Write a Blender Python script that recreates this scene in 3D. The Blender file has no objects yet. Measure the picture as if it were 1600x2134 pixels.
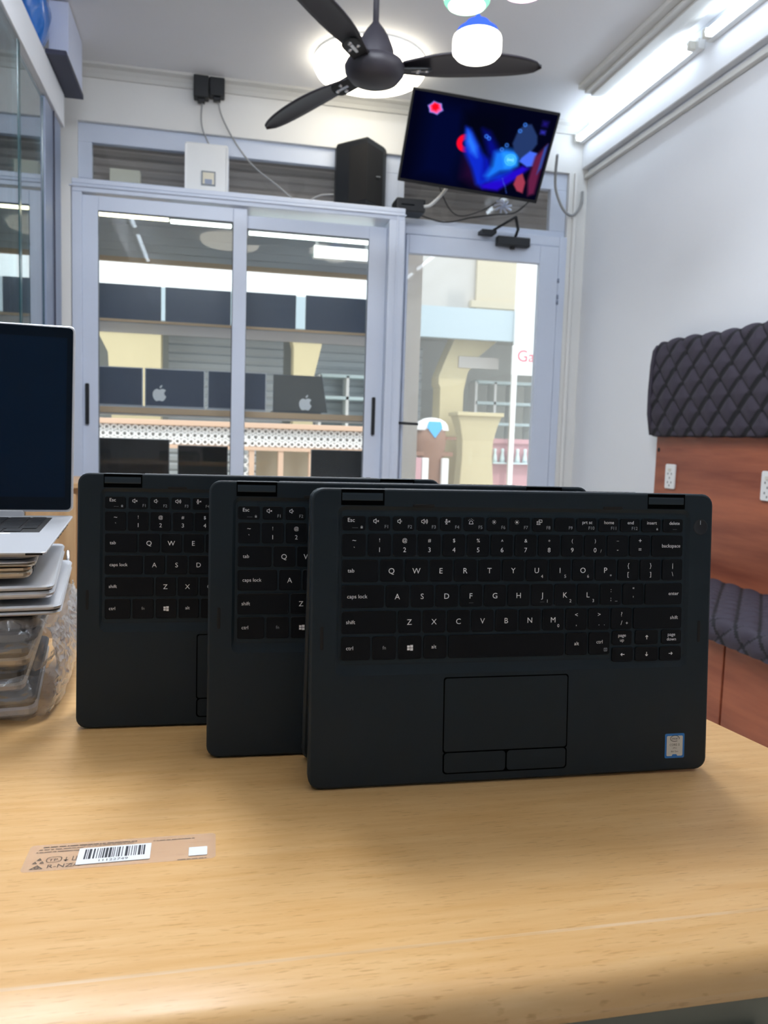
import bpy, math, random
from mathutils import Matrix, Vector, Euler
random.seed(7)
S = bpy.context.scene
COL = S.collection
PI = math.pi
rad = math.radians

# ------------------------------------------------------------------ camera, world, sun, exposure
cam = bpy.data.cameras.new('camera'); camo = bpy.data.objects.new('camera', cam); COL.objects.link(camo)
YAW, PITCH, ROLL, FPX = rad(12.118), rad(-5.282), rad(1.791), 1650.0
_f = Vector((math.sin(YAW)*math.cos(PITCH), math.cos(YAW)*math.cos(PITCH), math.sin(PITCH)))
_r = Vector((math.cos(YAW), -math.sin(YAW), 0)); _u = _r.cross(_f)
_r2 = math.cos(ROLL)*_r + math.sin(ROLL)*_u; _u2 = -math.sin(ROLL)*_r + math.cos(ROLL)*_u
camo.matrix_world = Matrix(((_r2.x, _u2.x, -_f.x, 0), (_r2.y, _u2.y, -_f.y, 0), (_r2.z, _u2.z, -_f.z, 1.011), (0, 0, 0, 1)))
cam.sensor_fit = 'VERTICAL'; cam.sensor_height = 36.0; cam.lens = FPX/2134*36.0
cam.clip_start = .02; cam.clip_end = 200
cam.dof.use_dof = True; cam.dof.focus_distance = .63; cam.dof.aperture_fstop = 15.0
S.camera = camo

w = bpy.data.worlds.new('sky'); S.world = w; w.use_nodes = True
bg = w.node_tree.nodes['Background']; bg.inputs[0].default_value = (.88, .94, 1.0, 1); bg.inputs[1].default_value = 1.8
sl = bpy.data.lights.new('sun', 'SUN'); sl.energy = 1.0; sl.angle = rad(2); sl.color = (1, .96, .9)
so = bpy.data.objects.new('sun', sl); COL.objects.link(so); so.rotation_euler = (rad(38), 0, rad(14))

S.view_settings.view_transform = 'Standard'; S.view_settings.look = 'None'
S.view_settings.exposure = 0.52; S.view_settings.gamma = 1.0; S.view_settings.use_curve_mapping = False
S.cycles.transparent_max_bounces = 24; S.cycles.max_bounces = 10; S.cycles.glossy_bounces = 5
S.cycles.caustics_reflective = False; S.cycles.caustics_refractive = False
S.cycles.sample_clamp_indirect = 6.0
TUBE, DISC, DRUM, LED = 11.0, 4.5, 3.5, 6.0     # emission strengths of the room's lamps

# ------------------------------------------------------------------ materials
def lin(c):
    return tuple(((x/255)/12.92 if x/255 <= .04045 else ((x/255+.055)/1.055)**2.4) for x in c) + (1,)
def mat(name, c, rough=.5, metal=0, spec=.5, coat=0, noise=0, nscale=40, bump=0, bscale=300):
    m = bpy.data.materials.new(name); m.use_nodes = True
    n = m.node_tree.nodes; l = m.node_tree.links; b = n['Principled BSDF']
    b.inputs['Base Color'].default_value = lin(c); b.inputs['Roughness'].default_value = rough
    b.inputs['Metallic'].default_value = metal; b.inputs['Specular IOR Level'].default_value = spec
    b.inputs['Coat Weight'].default_value = coat
    if noise or bump:
        tc = n.new('ShaderNodeTexCoord')
    if noise:
        nz = n.new('ShaderNodeTexNoise'); nz.inputs['Scale'].default_value = nscale; nz.inputs['Detail'].default_value = 4
        l.new(tc.outputs['Object'], nz.inputs['Vector'])
        mr = n.new('ShaderNodeMapRange'); mr.inputs[3].default_value = 1-noise; mr.inputs[4].default_value = 1+noise
        l.new(nz.outputs['Fac'], mr.inputs[0])
        mx = n.new('ShaderNodeMix'); mx.data_type = 'RGBA'; mx.blend_type = 'MULTIPLY'; mx.inputs[0].default_value = 1
        mx.inputs[6].default_value = lin(c); l.new(mr.outputs[0], mx.inputs[7]); l.new(mx.outputs[2], b.inputs['Base Color'])
    if bump:
        nb = n.new('ShaderNodeTexNoise'); nb.inputs['Scale'].default_value = bscale; nb.inputs['Detail'].default_value = 3
        l.new(tc.outputs['Object'], nb.inputs['Vector'])
        bp = n.new('ShaderNodeBump'); bp.inputs['Strength'].default_value = bump; bp.inputs['Distance'].default_value = .002
        l.new(nb.outputs['Fac'], bp.inputs['Height']); l.new(bp.outputs[0], b.inputs['Normal'])
    return m
def emit(name, c, s):
    m = bpy.data.materials.new(name); m.use_nodes = True
    n = m.node_tree.nodes; n.remove(n['Principled BSDF'])
    e = n.new('ShaderNodeEmission'); e.inputs[0].default_value = lin(c); e.inputs[1].default_value = s
    m.node_tree.links.new(e.outputs[0], n['Material Output'].inputs[0]); return m
def glass(name, tint=(255, 255, 255), ior=1.5, rough=0.0, extra=0.0, haze=0.0):
    m = bpy.data.materials.new(name); m.use_nodes = True
    n = m.node_tree.nodes; l = m.node_tree.links; n.remove(n['Principled BSDF'])
    t = n.new('ShaderNodeBsdfTransparent'); t.inputs[0].default_value = lin(tint)
    g = n.new('ShaderNodeBsdfGlossy'); g.inputs['Roughness'].default_value = rough; g.inputs[0].default_value = (1, 1, 1, 1)
    f0 = ((ior-1)/(ior+1))**2
    ge = n.new('ShaderNodeNewGeometry'); dt = n.new('ShaderNodeVectorMath'); dt.operation = 'DOT_PRODUCT'
    l.new(ge.outputs['Incoming'], dt.inputs[0]); l.new(ge.outputs['Normal'], dt.inputs[1])
    def mth(op, a, b=None):
        k = n.new('ShaderNodeMath'); k.operation = op
        for i, q in enumerate((a, b)):
            if q is None: continue
            if isinstance(q, (int, float)): k.inputs[i].default_value = q
            else: l.new(q, k.inputs[i])
        return k.outputs[0]
    p5 = mth('POWER', mth('SUBTRACT', 1.0, mth('ABSOLUTE', dt.outputs['Value'])), 5.0)
    ad = n.new('ShaderNodeMath'); ad.operation = 'ADD'; ad.use_clamp = True; ad.inputs[1].default_value = f0+extra
    l.new(mth('MULTIPLY', p5, 1-f0), ad.inputs[0])
    mx = n.new('ShaderNodeMixShader'); l.new(ad.outputs[0], mx.inputs[0]); l.new(t.outputs[0], mx.inputs[1]); l.new(g.outputs[0], mx.inputs[2])
    out = mx.outputs[0]
    if haze:  # translucent white mixed in, so the pane turns hazy
        d = n.new('ShaderNodeBsdfTranslucent'); d.inputs[0].default_value = lin((244, 246, 248))
        m2 = n.new('ShaderNodeMixShader'); m2.inputs[0].default_value = haze; l.new(out, m2.inputs[1]); l.new(d.outputs[0], m2.inputs[2]); out = m2.outputs[0]
    l.new(out, n['Material Output'].inputs[0]); return m
def wood(name, c1, c2, axis_scale, fleck=None, rough=.4, scale=1.0, coat=0):
    m = bpy.data.materials.new(name); m.use_nodes = True
    n = m.node_tree.nodes; l = m.node_tree.links; b = n['Principled BSDF']; b.inputs['Roughness'].default_value = rough
    b.inputs['Coat Weight'].default_value = coat; b.inputs['Coat Roughness'].default_value = .25
    tc = n.new('ShaderNodeTexCoord'); mp = n.new('ShaderNodeMapping'); mp.inputs['Scale'].default_value = axis_scale
    l.new(tc.outputs['Object'], mp.inputs[0])
    nz = n.new('ShaderNodeTexNoise'); nz.inputs['Scale'].default_value = scale; nz.inputs['Detail'].default_value = 6; nz.inputs['Roughness'].default_value = .6
    l.new(mp.outputs[0], nz.inputs['Vector'])
    cr = n.new('ShaderNodeValToRGB'); cr.color_ramp.elements[0].position = .3; cr.color_ramp.elements[1].position = .7
    cr.color_ramp.elements[0].color = lin(c1); cr.color_ramp.elements[1].color = lin(c2)
    l.new(nz.outputs['Fac'], cr.inputs[0]); out = cr.outputs[0]
    if fleck:
        mp2 = n.new('ShaderNodeMapping'); mp2.inputs['Scale'].default_value = (90, 900, 90); l.new(tc.outputs['Object'], mp2.inputs[0])
        n2 = n.new('ShaderNodeTexNoise'); n2.inputs['Scale'].default_value = 1; n2.inputs['Detail'].default_value = 2
        l.new(mp2.outputs[0], n2.inputs['Vector'])
        r2 = n.new('ShaderNodeValToRGB'); r2.color_ramp.elements[0].position = .60; r2.color_ramp.elements[1].position = .72
        l.new(n2.outputs['Fac'], r2.inputs[0])
        mx = n.new('ShaderNodeMix'); mx.data_type = 'RGBA'; l.new(r2.outputs[0], mx.inputs[0]); l.new(out, mx.inputs[6]); mx.inputs[7].default_value = lin(fleck)
        mu = n.new('ShaderNodeMath'); mu.operation = 'MULTIPLY'; mu.inputs[1].default_value = .55; l.new(r2.outputs[0], mu.inputs[0]); l.new(mu.outputs[0], mx.inputs[0])
        out = mx.outputs[2]
    l.new(out, b.inputs['Base Color']); return m

M = {}
M['wall'] = mat('white_wall_paint', (228, 231, 236), .6, noise=.02, nscale=3, bump=.05)
M['wall_front'] = mat('white_front_wall_paint', (228, 228, 226), .6, noise=.02, nscale=3, bump=.05)
M['ceil'] = mat('ceiling_paint', (228, 229, 232), .7, noise=.015, nscale=2)
M['cornice'] = mat('plaster_cornice', (205, 205, 202), .6)
M['floor'] = mat('beige_floor_tile', (214, 200, 180), .35, noise=.06, nscale=6)
M['alu'] = mat('white_powder_coated_aluminium', (204, 213, 230), .38, noise=.01)
M['alu_grey'] = mat('blue_grey_aluminium', (128, 140, 164), .35)
M['glass'] = glass('window_glass', (250, 252, 252), 1.35, haze=.03)
M['door_glass'] = glass('hazy_door_glass', (250, 252, 252), 1.35, haze=.10)
M['cab_glass'] = glass('cabinet_glass', (186, 214, 218), 1.7, extra=.16)
M['glass_edge'] = mat('green_glass_edge', (40, 78, 84), .2)
M['black'] = mat('black_plastic', (10, 15, 22), .5, bump=.04, bscale=600)
M['black_rubber'] = mat('black_rubber', (12, 12, 13), .8)
M['black_gloss'] = mat('black_gloss', (6, 10, 16), .15, spec=.2)
M['fan'] = mat('dark_fan_paint', (46, 44, 52), .5)
M['chrome'] = mat('chrome', (200, 200, 205), .25, 1)
M['white_plastic'] = mat('white_plastic', (232, 234, 234), .4)
M['off_white'] = mat('off_white_plastic', (218, 216, 206), .5)
M['cable_grey'] = mat('grey_cable', (150, 152, 154), .6)
M['cable_white'] = mat('white_cable', (205, 208, 210), .5)
M['cable_black'] = mat('black_cable', (25, 25, 27), .6)
M['deck'] = mat('dark_slate_laptop_shell', (22, 35, 43), .5, spec=.3, noise=.03, nscale=900, bump=.03, bscale=1500)
M['deck_pad'] = mat('slate_touchpad', (24, 36, 43), .5, spec=.28)
M['well'] = mat('slate_keyboard_tray', (25, 41, 49), .5, spec=.3)
M['key'] = mat('black_keycap', (2, 6, 12), .45, spec=.2, bump=.02, bscale=1500)
M['pad_gap'] = mat('touchpad_gap_black', (2, 3, 4), .9, spec=.05)
M['hinge'] = mat('slate_hinge_barrel', (32, 45, 54), .45, spec=.35)
M['legend'] = mat('white_key_print', (250, 252, 254), .5)
M['legend_dim'] = mat('grey_key_print', (165, 172, 176), .5)
M['screen_off'] = mat('dark_glass_screen', (6, 8, 11), .12)
M['screen_blue'] = mat('dark_blue_glass_screen', (6, 20, 34), .15, spec=.2)
M['screen_area'] = mat('blue_black_display', (5, 28, 50), .25, spec=.2)
M['silver'] = mat('silver_aluminium', (208, 211, 217), .36, .35)
M['silver_matt'] = mat('matt_silver', (176, 182, 192), .42, .6)
M['silver_warm'] = mat('champagne_aluminium', (200, 186, 164), .38, .6)
M['dark_gap'] = mat('black_rubber_gap', (14, 14, 16), .7)
M['silver_dark'] = mat('grey_laptop_metal', (100, 104, 108), .4, .5)
M['table'] = wood('light_beech_laminate', (222, 172, 108), (235, 192, 134), (9, 130, 60), fleck=(188, 134, 72), rough=.40, coat=.12)
M['table_wear_glint'] = wood('worn_laminate_glint_line', (214, 168, 110), (236, 206, 168), (14, 200, 60), rough=.4)  # laminate wear and the crease's highlight, both put into the colour
M['desk_metal'] = mat('grey_green_desk_metal', (122, 124, 112), .5)
M['redwood'] = wood('reddish_walnut_laminate', (114, 54, 40), (176, 102, 72), (14, 1.0, 11), rough=.35, scale=1.0)
M['quilt'] = mat('charcoal_quilted_fabric', (54, 49, 62), .8, bump=.2, bscale=500)
M['quilt_seam'] = mat('black_pleat_fabric', (14, 14, 22), .8)
M['tan'] = wood('tan_board', (190, 150, 108), (208, 170, 128), (30, 30, 2))
M['shelf'] = mat('grey_laminate_shelf', (172, 178, 188), .4)
M['shelf_edge'] = mat('oak_shelf_edge', (196, 168, 136), .5)
M['case_panel'] = mat('case_grey_panel', (200, 204, 210), .5, noise=.05, nscale=8)
M['lid'] = mat('dark_grey_lid', (64, 76, 98), .3)
M['lid_olive'] = mat('grey_olive_lid', (92, 94, 92), .4)
M['emblem'] = mat('silver_emblem', (240, 242, 244), .4)
M['shutter'] = mat('dark_brown_grey_shutter', (140, 130, 126), .6)
M['blue_film'] = mat('blue_plastic_film', (30, 104, 190), .2, coat=.6)
M['navy'] = mat('navy_panel', (44, 46, 66), .5)
M['lilac'] = mat('lilac_white_panel', (205, 212, 232), .5)
M['cream'] = mat('cream_card', (226, 220, 200), .6)
M['paper'] = mat('white_label_paper', (236, 238, 240), .5)
M['ink'] = mat('black_ink', (22, 24, 34), .5)
M['ink_brown'] = mat('grey_brown_print', (92, 76, 60), .6)
M['film'] = mat('clear_label_film', (236, 214, 196), .35); M['film'].node_tree.nodes['Principled BSDF'].inputs['Alpha'].default_value = .22
M['sticker_blue'] = mat('sticker_blue', (20, 118, 196), .3)
M['sticker_silver'] = mat('sticker_silver', (206, 210, 206), .35, .2)
M['wrap'] = glass('clear_bubble_wrap', (246, 247, 250), 1.5, rough=.10, extra=.10)
_n = M['wrap'].node_tree.nodes; _l = M['wrap'].node_tree.links; _o = _n['Material Output']; _mx = _o.inputs[0].links[0].from_node
_d = _n.new('ShaderNodeBsdfDiffuse'); _d.inputs[0].default_value = lin((236, 238, 242)); _t = _n.new('ShaderNodeBsdfTranslucent'); _t.inputs[0].default_value = lin((236, 238, 242))
_a = _n.new('ShaderNodeMixShader'); _a.inputs[0].default_value = .5; _l.new(_d.outputs[0], _a.inputs[1]); _l.new(_t.outputs[0], _a.inputs[2])
_b = _n.new('ShaderNodeMixShader')
_b.inputs[0].default_value = .20
_l.new(_mx.outputs[0], _b.inputs[1]); _l.new(_a.outputs[0], _b.inputs[2]); _l.new(_b.outputs[0], _o.inputs[0])
M['fac_white'] = mat('white_facade', (240, 240, 238), .8, noise=.02, nscale=2)
M['fac_beige'] = mat('beige_facade', (186, 181, 175), .8, noise=.03, nscale=2)
M['fac_pale'] = mat('pale_beige_wall', (244, 232, 218), .7)
M['fac_cream'] = mat('cream_pilaster', (192, 180, 156), .8)
M['band_blue'] = mat('pale_blue_fascia', (166, 182, 189), .7)
M['yellow'] = mat('mustard_plaster', (196, 183, 146), .8, noise=.05, nscale=5)
M['shop_grey'] = mat('grey_roller_shutter', (186, 192, 196), .6)
M['shop_dark'] = mat('shop_interior_grey', (178, 180, 174), .8)
M['pink'] = mat('pink_plaster', (200, 154, 160), .8)
M['peach'] = mat('peach_rail', (214, 180, 154), .7)
M['pave'] = mat('street_paving', (176, 168, 158), .8, noise=.08, nscale=4)
M['red'] = mat('red_lettering', (226, 30, 80), .5)
M['brown'] = mat('brown_rack', (140, 104, 84), .7)
M['sky_blue'] = mat('sky_blue_cloth', (70, 170, 226), .6)
M['cyan_white'] = mat('pale_cyan_goods', (206, 224, 226), .6)

# ------------------------------------------------------------------ mesh builder
WM = {}
class MB:
    def __init__(s): s.v = []; s.f = []; s.m = []; s.s = []
    def add(s, vs, fs, m=0, smooth=False, T=None):
        o = len(s.v)
        for p in vs:
            p = Vector(p); s.v.append(T @ p if T is not None else p)
        for f in fs:
            s.f.append(tuple(i+o for i in f)); s.m.append(m); s.s.append(smooth)
        return s
    def box(s, x0, x1, y0, y1, z0, z1, m=0, T=None):
        return s.add([(x0,y0,z0),(x1,y0,z0),(x1,y1,z0),(x0,y1,z0),(x0,y0,z1),(x1,y0,z1),(x1,y1,z1),(x0,y1,z1)],
              [(0,3,2,1),(4,5,6,7),(0,1,5,4),(1,2,6,5),(2,3,7,6),(3,0,4,7)], m, False, T)
    def loft(s, loops, m=0, smooth=False, cap0=True, cap1=True, T=None, closed=True):
        n = len(loops[0]); vs = [p for L in loops for p in L]; fs = []
        for i in range(len(loops)-1):
            for j in range(n if closed else n-1):
                k = (j+1) % n
                fs.append((i*n+j, i*n+k, (i+1)*n+k, (i+1)*n+j))
        s.add(vs, fs, m, smooth, T); o = len(s.v)-len(vs)
        if cap0: s.f.append(tuple(o+j for j in reversed(range(n)))); s.m.append(m); s.s.append(False)
        if cap1: s.f.append(tuple(o+(len(loops)-1)*n+j for j in range(n))); s.m.append(m); s.s.append(False)
        return s
    def prism(s, pts, z0, z1, m=0, T=None):
        return s.loft([[(x, y, z0) for x, y in pts], [(x, y, z1) for x, y in pts]], m, False, True, True, T)
    def rbox(s, x0, x1, y0, y1, z0, z1, r=.003, b=.001, m=0, T=None, n=4):
        """slab in xy with rounded corners r and softened edges b"""
        L = [rr(x0+b, y0+b, x1-b, y1-b, max(r-b, .0001), n, z0), rr(x0, y0, x1, y1, r, n, z0+b), rr(x0, y0, x1, y1, r, n, z1-b), rr(x0+b, y0+b, x1-b, y1-b, max(r-b, .0001), n, z1)]
        return s.loft(L, m, False, True, True, T)
    def tube(s, pts, r, n=8, m=0, T=None, smoothpath=True):
        pts = [Vector(p) for p in pts]
        if smoothpath and len(pts) > 2: pts = catmull(pts, 6)
        loops = []; up = Vector((0, 0, 1)); prev = None
        for i, p in enumerate(pts):
            d = (pts[min(i+1, len(pts)-1)]-pts[max(i-1, 0)]).normalized()
            a = prev if prev is not None else (up if abs(d.z) < .9 else Vector((1, 0, 0)))
            a = (a-d*a.dot(d))
            a = a.normalized() if a.length > 1e-6 else d.orthogonal().normalized()
            prev = a; b = d.cross(a)
            loops.append([p+a*(r*math.cos(2*PI*j/n))+b*(r*math.sin(2*PI*j/n)) for j in range(n)])
        return s.loft(loops, m, True, True, True, T)
    def lathe(s, prof, n=32, m=0, T=None, smooth=True, cap0=False, cap1=False):
        loops = [[(r*math.cos(2*PI*j/n), r*math.sin(2*PI*j/n), z) for j in range(n)] for r, z in prof]
        return s.loft(loops, m, smooth, cap0, cap1, T)
    def text(s, t, size, x, y, z, m=0, align='C', T=None, sx=1.0):
        vs, fs, w, h = text_geo(t)
        if not vs: return s
        ox = {'C': -w/2, 'L': 0, 'R': -w}[align]
        return s.add([((vx+ox)*size*sx+x, vy*size+y, z) for vx, vy in vs], fs, m, False, T)
    def build(s, name, mats, parent=None, world=False, origin=None, bevel=0):
        me = bpy.data.meshes.new(name)
        vs = s.v; L = Matrix.Identity(4)
        if parent is not None and world:
            iv = WM[parent.name].inverted(); vs = [iv @ p for p in vs]
        if origin is not None:
            o = Vector(origin); vs = [p-o for p in vs]; L = Matrix.Translation(o)
        me.from_pydata([tuple(p) for p in vs], [], s.f)
        for mm in (mats if isinstance(mats, (list, tuple)) else [mats]): me.materials.append(M[mm])
        me.polygons.foreach_set('material_index', s.m); me.polygons.foreach_set('use_smooth', s.s); me.update()
        o = bpy.data.objects.new(name, me); COL.objects.link(o)
        if parent is not None: o.parent = parent
        if origin is not None: o.location = origin
        WM[o.name] = (WM[parent.name] if parent is not None else Matrix.Identity(4)) @ L
        if bevel:
            b = o.modifiers.new('bevel', 'BEVEL'); b.width = bevel; b.segments = 2; b.limit_method = 'ANGLE'
        return o
def rr(x0, y0, x1, y1, r, n=4, z=0):
    pts = []
    for cx, cy, a in ((x1-r, y0+r, -90), (x1-r, y1-r, 0), (x0+r, y1-r, 90), (x0+r, y0+r, 180)):
        for i in range(n+1):
            t = rad(a+90*i/n); pts.append((cx+r*math.cos(t), cy+r*math.sin(t), z))
    return pts
def catmull(p, k):
    out = []
    for i in range(len(p)-1):
        a, b, c, d = p[max(i-1, 0)], p[i], p[i+1], p[min(i+2, len(p)-1)]
        for j in range(k):
            t = j/k
            out.append(.5*((2*b)+(c-a)*t+(2*a-5*b+4*c-d)*t*t+(3*b-a-3*c+d)*t**3))
    out.append(p[-1]); return out
_tc = {}
def text_geo(t):
    if t in _tc: return _tc[t]
    cu = bpy.data.curves.new('glyphs', 'FONT'); cu.body = t; cu.size = 1; cu.resolution_u = 3; cu.offset = .0
    ob = bpy.data.objects.new('glyphs', cu)
    me = ob.to_mesh(); vs = [(v.co.x, v.co.y) for v in me.vertices]; fs = [tuple(p.vertices) for p in me.polygons]
    fs = [f if sum(vs[f[i]][0]*vs[f[(i+1) % len(f)]][1]-vs[f[(i+1) % len(f)]][0]*vs[f[i]][1] for i in range(len(f))) > 0 else f[::-1] for f in fs]
    ob.to_mesh_clear(); bpy.data.objects.remove(ob); bpy.data.curves.remove(cu)
    if vs:
        x0 = min(v[0] for v in vs); x1 = max(v[0] for v in vs); vs = [(a-x0, b) for a, b in vs]; wd = x1-x0
    else: wd = 0
    _tc[t] = (vs, fs, wd, 0); return _tc[t]
def tag(o, label=None, cat=None, group=None, kind=None):
    if label: o['label'] = label
    if cat: o['category'] = cat
    if group: o['group'] = group
    if kind: o['kind'] = kind
    return o
def thing(name, label, cat, loc=(0, 0, 0), mtx=None, group=None, kind=None):
    o = bpy.data.objects.new(name, None); COL.objects.link(o); o.empty_display_size = .05
    m = mtx if mtx is not None else Matrix.Translation(Vector(loc))
    o.matrix_world = m; WM[o.name] = m.copy()
    return tag(o, label, cat, group, kind)
def struct(name, mb, mats, parent=None, **k):
    o = mb.build(name, mats, parent, **k)
    if parent is None: o['kind'] = 'structure'
    return o
def copy_tree(o, parent=None):
    c = o.copy(); COL.objects.link(c)
    if parent is not None: c.parent = parent
    for ch in [x for x in ALLCH(o)]: copy_tree(ch, c)
    return c
def ALLCH(o): return [x for x in list(COL.objects) if x.parent == o]

# ------------------------------------------------------------------ room shell
CZ = 2.79; WX = 2.04; WY = 4.30; LX = -1.10; BY = -3.0
struct('floor', MB().box(LX-.1, WX+.1, BY-.1, WY+.1, -.1, 0), 'floor')
struct('ceiling', MB().box(LX-.1, WX+.1, BY-.1, WY+.1, CZ, CZ+.12), 'ceil')
struct('wall_right', MB().box(WX, WX+.1, BY-.1, WY+.1, 0, CZ), 'wall')
struct('wall_left', MB().box(LX-.1, LX, BY-.1, WY+.1, 0, CZ), 'wall')
struct('wall_back', MB().box(LX, WX, BY-.1, BY, 0, CZ), 'wall')
f = MB()
f.box(LX, WX, WY, WY+.1, 2.53, CZ); f.box(LX, -.685, WY, WY+.1, 0, 2.53); f.box(1.93, WX, WY, WY+.1, 0, 2.53)
f.box(-.685, .95, WY, WY+.1, 0, .55)
struct('wall_front', f, 'wall_front')
# parapet above the shop, seen by the sun only
struct('trim_1', MB().box(LX-.1, WX+.1, WY, WY+.1, CZ+.12, 3.3), 'fac_white')
# plaster beam, cable trunking and stepped ceiling profile along the right wall
struct('trim_2', MB().box(2.0, WX, BY, WY, 2.556, CZ), 'wall', bevel=.004)
struct('trim_3', MB().box(2.015, WX, BY, WY, 2.505, 2.53), 'cornice', bevel=.003)
f = MB(); f.box(1.74, 1.93, BY, 3.83, 2.765, CZ); f.box(1.775, 1.895, BY, 3.83, 2.752, 2.765); f.box(1.81, 1.87, BY, 3.83, 2.744, 2.752)
struct('trim_4', f, 'cornice', bevel=.003)
# front cornice
f = MB(); pr = [(WY, 2.735), (WY-.012, 2.735), (WY-.016, 2.755), (WY-.03, 2.772), (WY-.055, 2.78), (WY-.06, CZ), (WY, CZ)]
f.loft([[(-1.0, y, z) for y, z in pr], [(2.0, y, z) for y, z in pr]]); struct('trim_5', f, 'cornice')
struct('trim_16', MB().box(-.80, -.683, 4.098, WY, 0, 2.165), 'wall_front')
# jamb strip right of the door
struct('trim_6', MB().box(1.955, 1.975, WY-.02, WY, 0, 2.53), 'wall_front', bevel=.004)

# ------------------------------------------------------------------ sliding window below the ledge
f = MB()
f.box(-.68, .945, 4.10, 4.36, 2.172, 2.195)                     # ledge board
f.box(-.68, .945, 4.10, 4.30, 2.135, 2.172); f.box(-.68, -.635, 4.10, 4.30, .55, 2.135); f.box(.862, .945, 4.10, 4.30, .55, 2.135)
f.box(-.635, .862, 4.10, 4.30, .55, .60)
f.box(-.69, .95, 4.092, 4.10, 2.155, 2.163); f.box(.90, .91, 4.092, 4.10, .55, 2.155)
win = struct('window_1', f, 'alu', bevel=.003)
def sash(x0, x1, y, gx0, gx1, z1, gz1, name):
    s = MB(); s.box(x0, gx0, y, y+.035, .60, z1); s.box(gx1, x1, y, y+.035, .60, z1); s.box(gx0, gx1, y, y+.035, gz1, z1); s.box(gx0, gx1, y, y+.035, .60, .67)
    o = s.build(name, 'alu', win, bevel=.003)
    g = MB().box(gx0, gx1, y+.016, y+.020, .67, gz1).build('pane', 'glass', o)
    k = MB().box(gx0, gx1, y-.0005, y+.0, gz1-.004, gz1).box(gx0, gx0+.003, y-.0005, y, .67, gz1).box(gx1-.003, gx1, y-.0005, y, .67, gz1).build('gasket', 'black_rubber', o)
    return o
sa = sash(-.635, .142, 4.112, -.561, .074, 2.125, 2.056, 'sash')
sb = sash(.10, .862, 4.152, .142, .767, 2.105, 2.040, 'sash')
def sash_handle(x, y, z0, z1, par):
    h = MB(); h.rbox(-.009, .009, z0, z1, 0, .012, .006, .002, T=Matrix.Translation((x, y, 0)) @ Matrix.Rotation(PI/2, 4, 'X'))
    h.box(x-.004, x+.004, y-.018, y-.010, z0+.135, z0+.165)
    return h.build('handle', 'black', par)
sash_handle(-.613, 4.112, 1.035, 1.235, sa); sash_handle(.815, 4.152, 1.028, 1.228, sb)

# transom lights above
def transom(name, x0, x1, z0, z1, gx, gz0, gz1):
    s = MB(); y0, y1 = 4.325, 4.365
    s.box(x0, x1, y0, y1, gz1, z1); s.box(x0, x1, y0, y1, z0, gz0)
    xs = [x0]+[v for p in gx for v in p]+[x1]
    for i in range(0, len(xs), 2): s.box(xs[i], xs[i+1], y0, y1, gz0, gz1)
    o = struct(name, s, 'alu', bevel=.003)
    for a, b in gx: MB().box(a, b, 4.344, 4.348, gz0, gz1).build('pane', 'glass', o)
    return o
transom('window_2', -.685, .95, 2.195, 2.53, [(-.620, -.168), (.052, .88)], 2.262, 2.438)
transom('window_3', .95, 1.93, 2.175, 2.53, [(.985, 1.832)], 2.213, 2.438)

# ------------------------------------------------------------------ door
f = MB(); f.box(.95, .995, 4.29, 4.36, 0, 2.175); f.box(1.885, 1.93, 4.29, 4.36, 0, 2.175); f.box(.995, 1.885, 4.29, 4.36, 2.12, 2.175)
door = struct('door_1', f, 'alu', bevel=.003)
f = MB(); f.box(.998, 1.012, 4.283, 4.325, .02, 2.117); f.box(1.770, 1.882, 4.283, 4.325, .02, 2.117); f.box(1.012, 1.770, 4.283, 4.325, 2.018, 2.117); f.box(1.012, 1.770, 4.283, 4.325, .02, .16)
leaf = f.build('leaf', 'alu', door, bevel=.003)
MB().box(1.012, 1.770, 4.302, 4.307, .16, 2.018).build('pane', 'door_glass', leaf)
h = MB(); h.rbox(-.009, .009, .945, 1.19, 0, .010, .004, .002, T=Matrix.Translation((.973, 4.290, 0)) @ Matrix.Rotation(PI/2, 4, 'X'))
h.tube([(.973, 4.285, 1.10), (.973, 4.25, 1.10)], .008, smoothpath=False); h.tube([(.973, 4.25, 1.10), (1.088, 4.25, 1.097)], .0075, smoothpath=False)
h.build('handle', 'black', leaf)
h = MB()
for z in (1.80, 1.83, 1.92): h.tube([(1.884, 4.281, z), (1.884, 4.281, z+.022)], .006, smoothpath=False)
h.build('hinge', 'alu_grey', door)
# door closer
t = thing('door_closer', 'black door closer with folding arm above the glass door', 'door closer', (1.60, 4.28, 2.09))
b = MB(); b.box(1.50, 1.69, 4.235, 4.282, 2.09, 2.14); b.build('body', 'black', t, world=True, bevel=.006)
b = MB(); b.lathe([(.0001, 0), (.014, 0), (.014, .012), (.0001, .012)], 16, T=Matrix.Translation((1.595, 4.262, 2.078))); b.build('end_cap', 'black', t, world=True)
a = MB(); a.tube([(1.605, 4.25, 2.14), (1.60, 4.20, 2.17), (1.545, 4.10, 2.205)], .008, smoothpath=False)
a.tube([(1.545, 4.10, 2.205), (1.47, 4.24, 2.163)], .007, smoothpath=False); a.build('arm', 'black', t, world=True)
MB().box(1.40, 1.485, 4.215, 4.292, 2.142, 2.162).build('bracket', 'black', t, world=True, bevel=.004)

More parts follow.
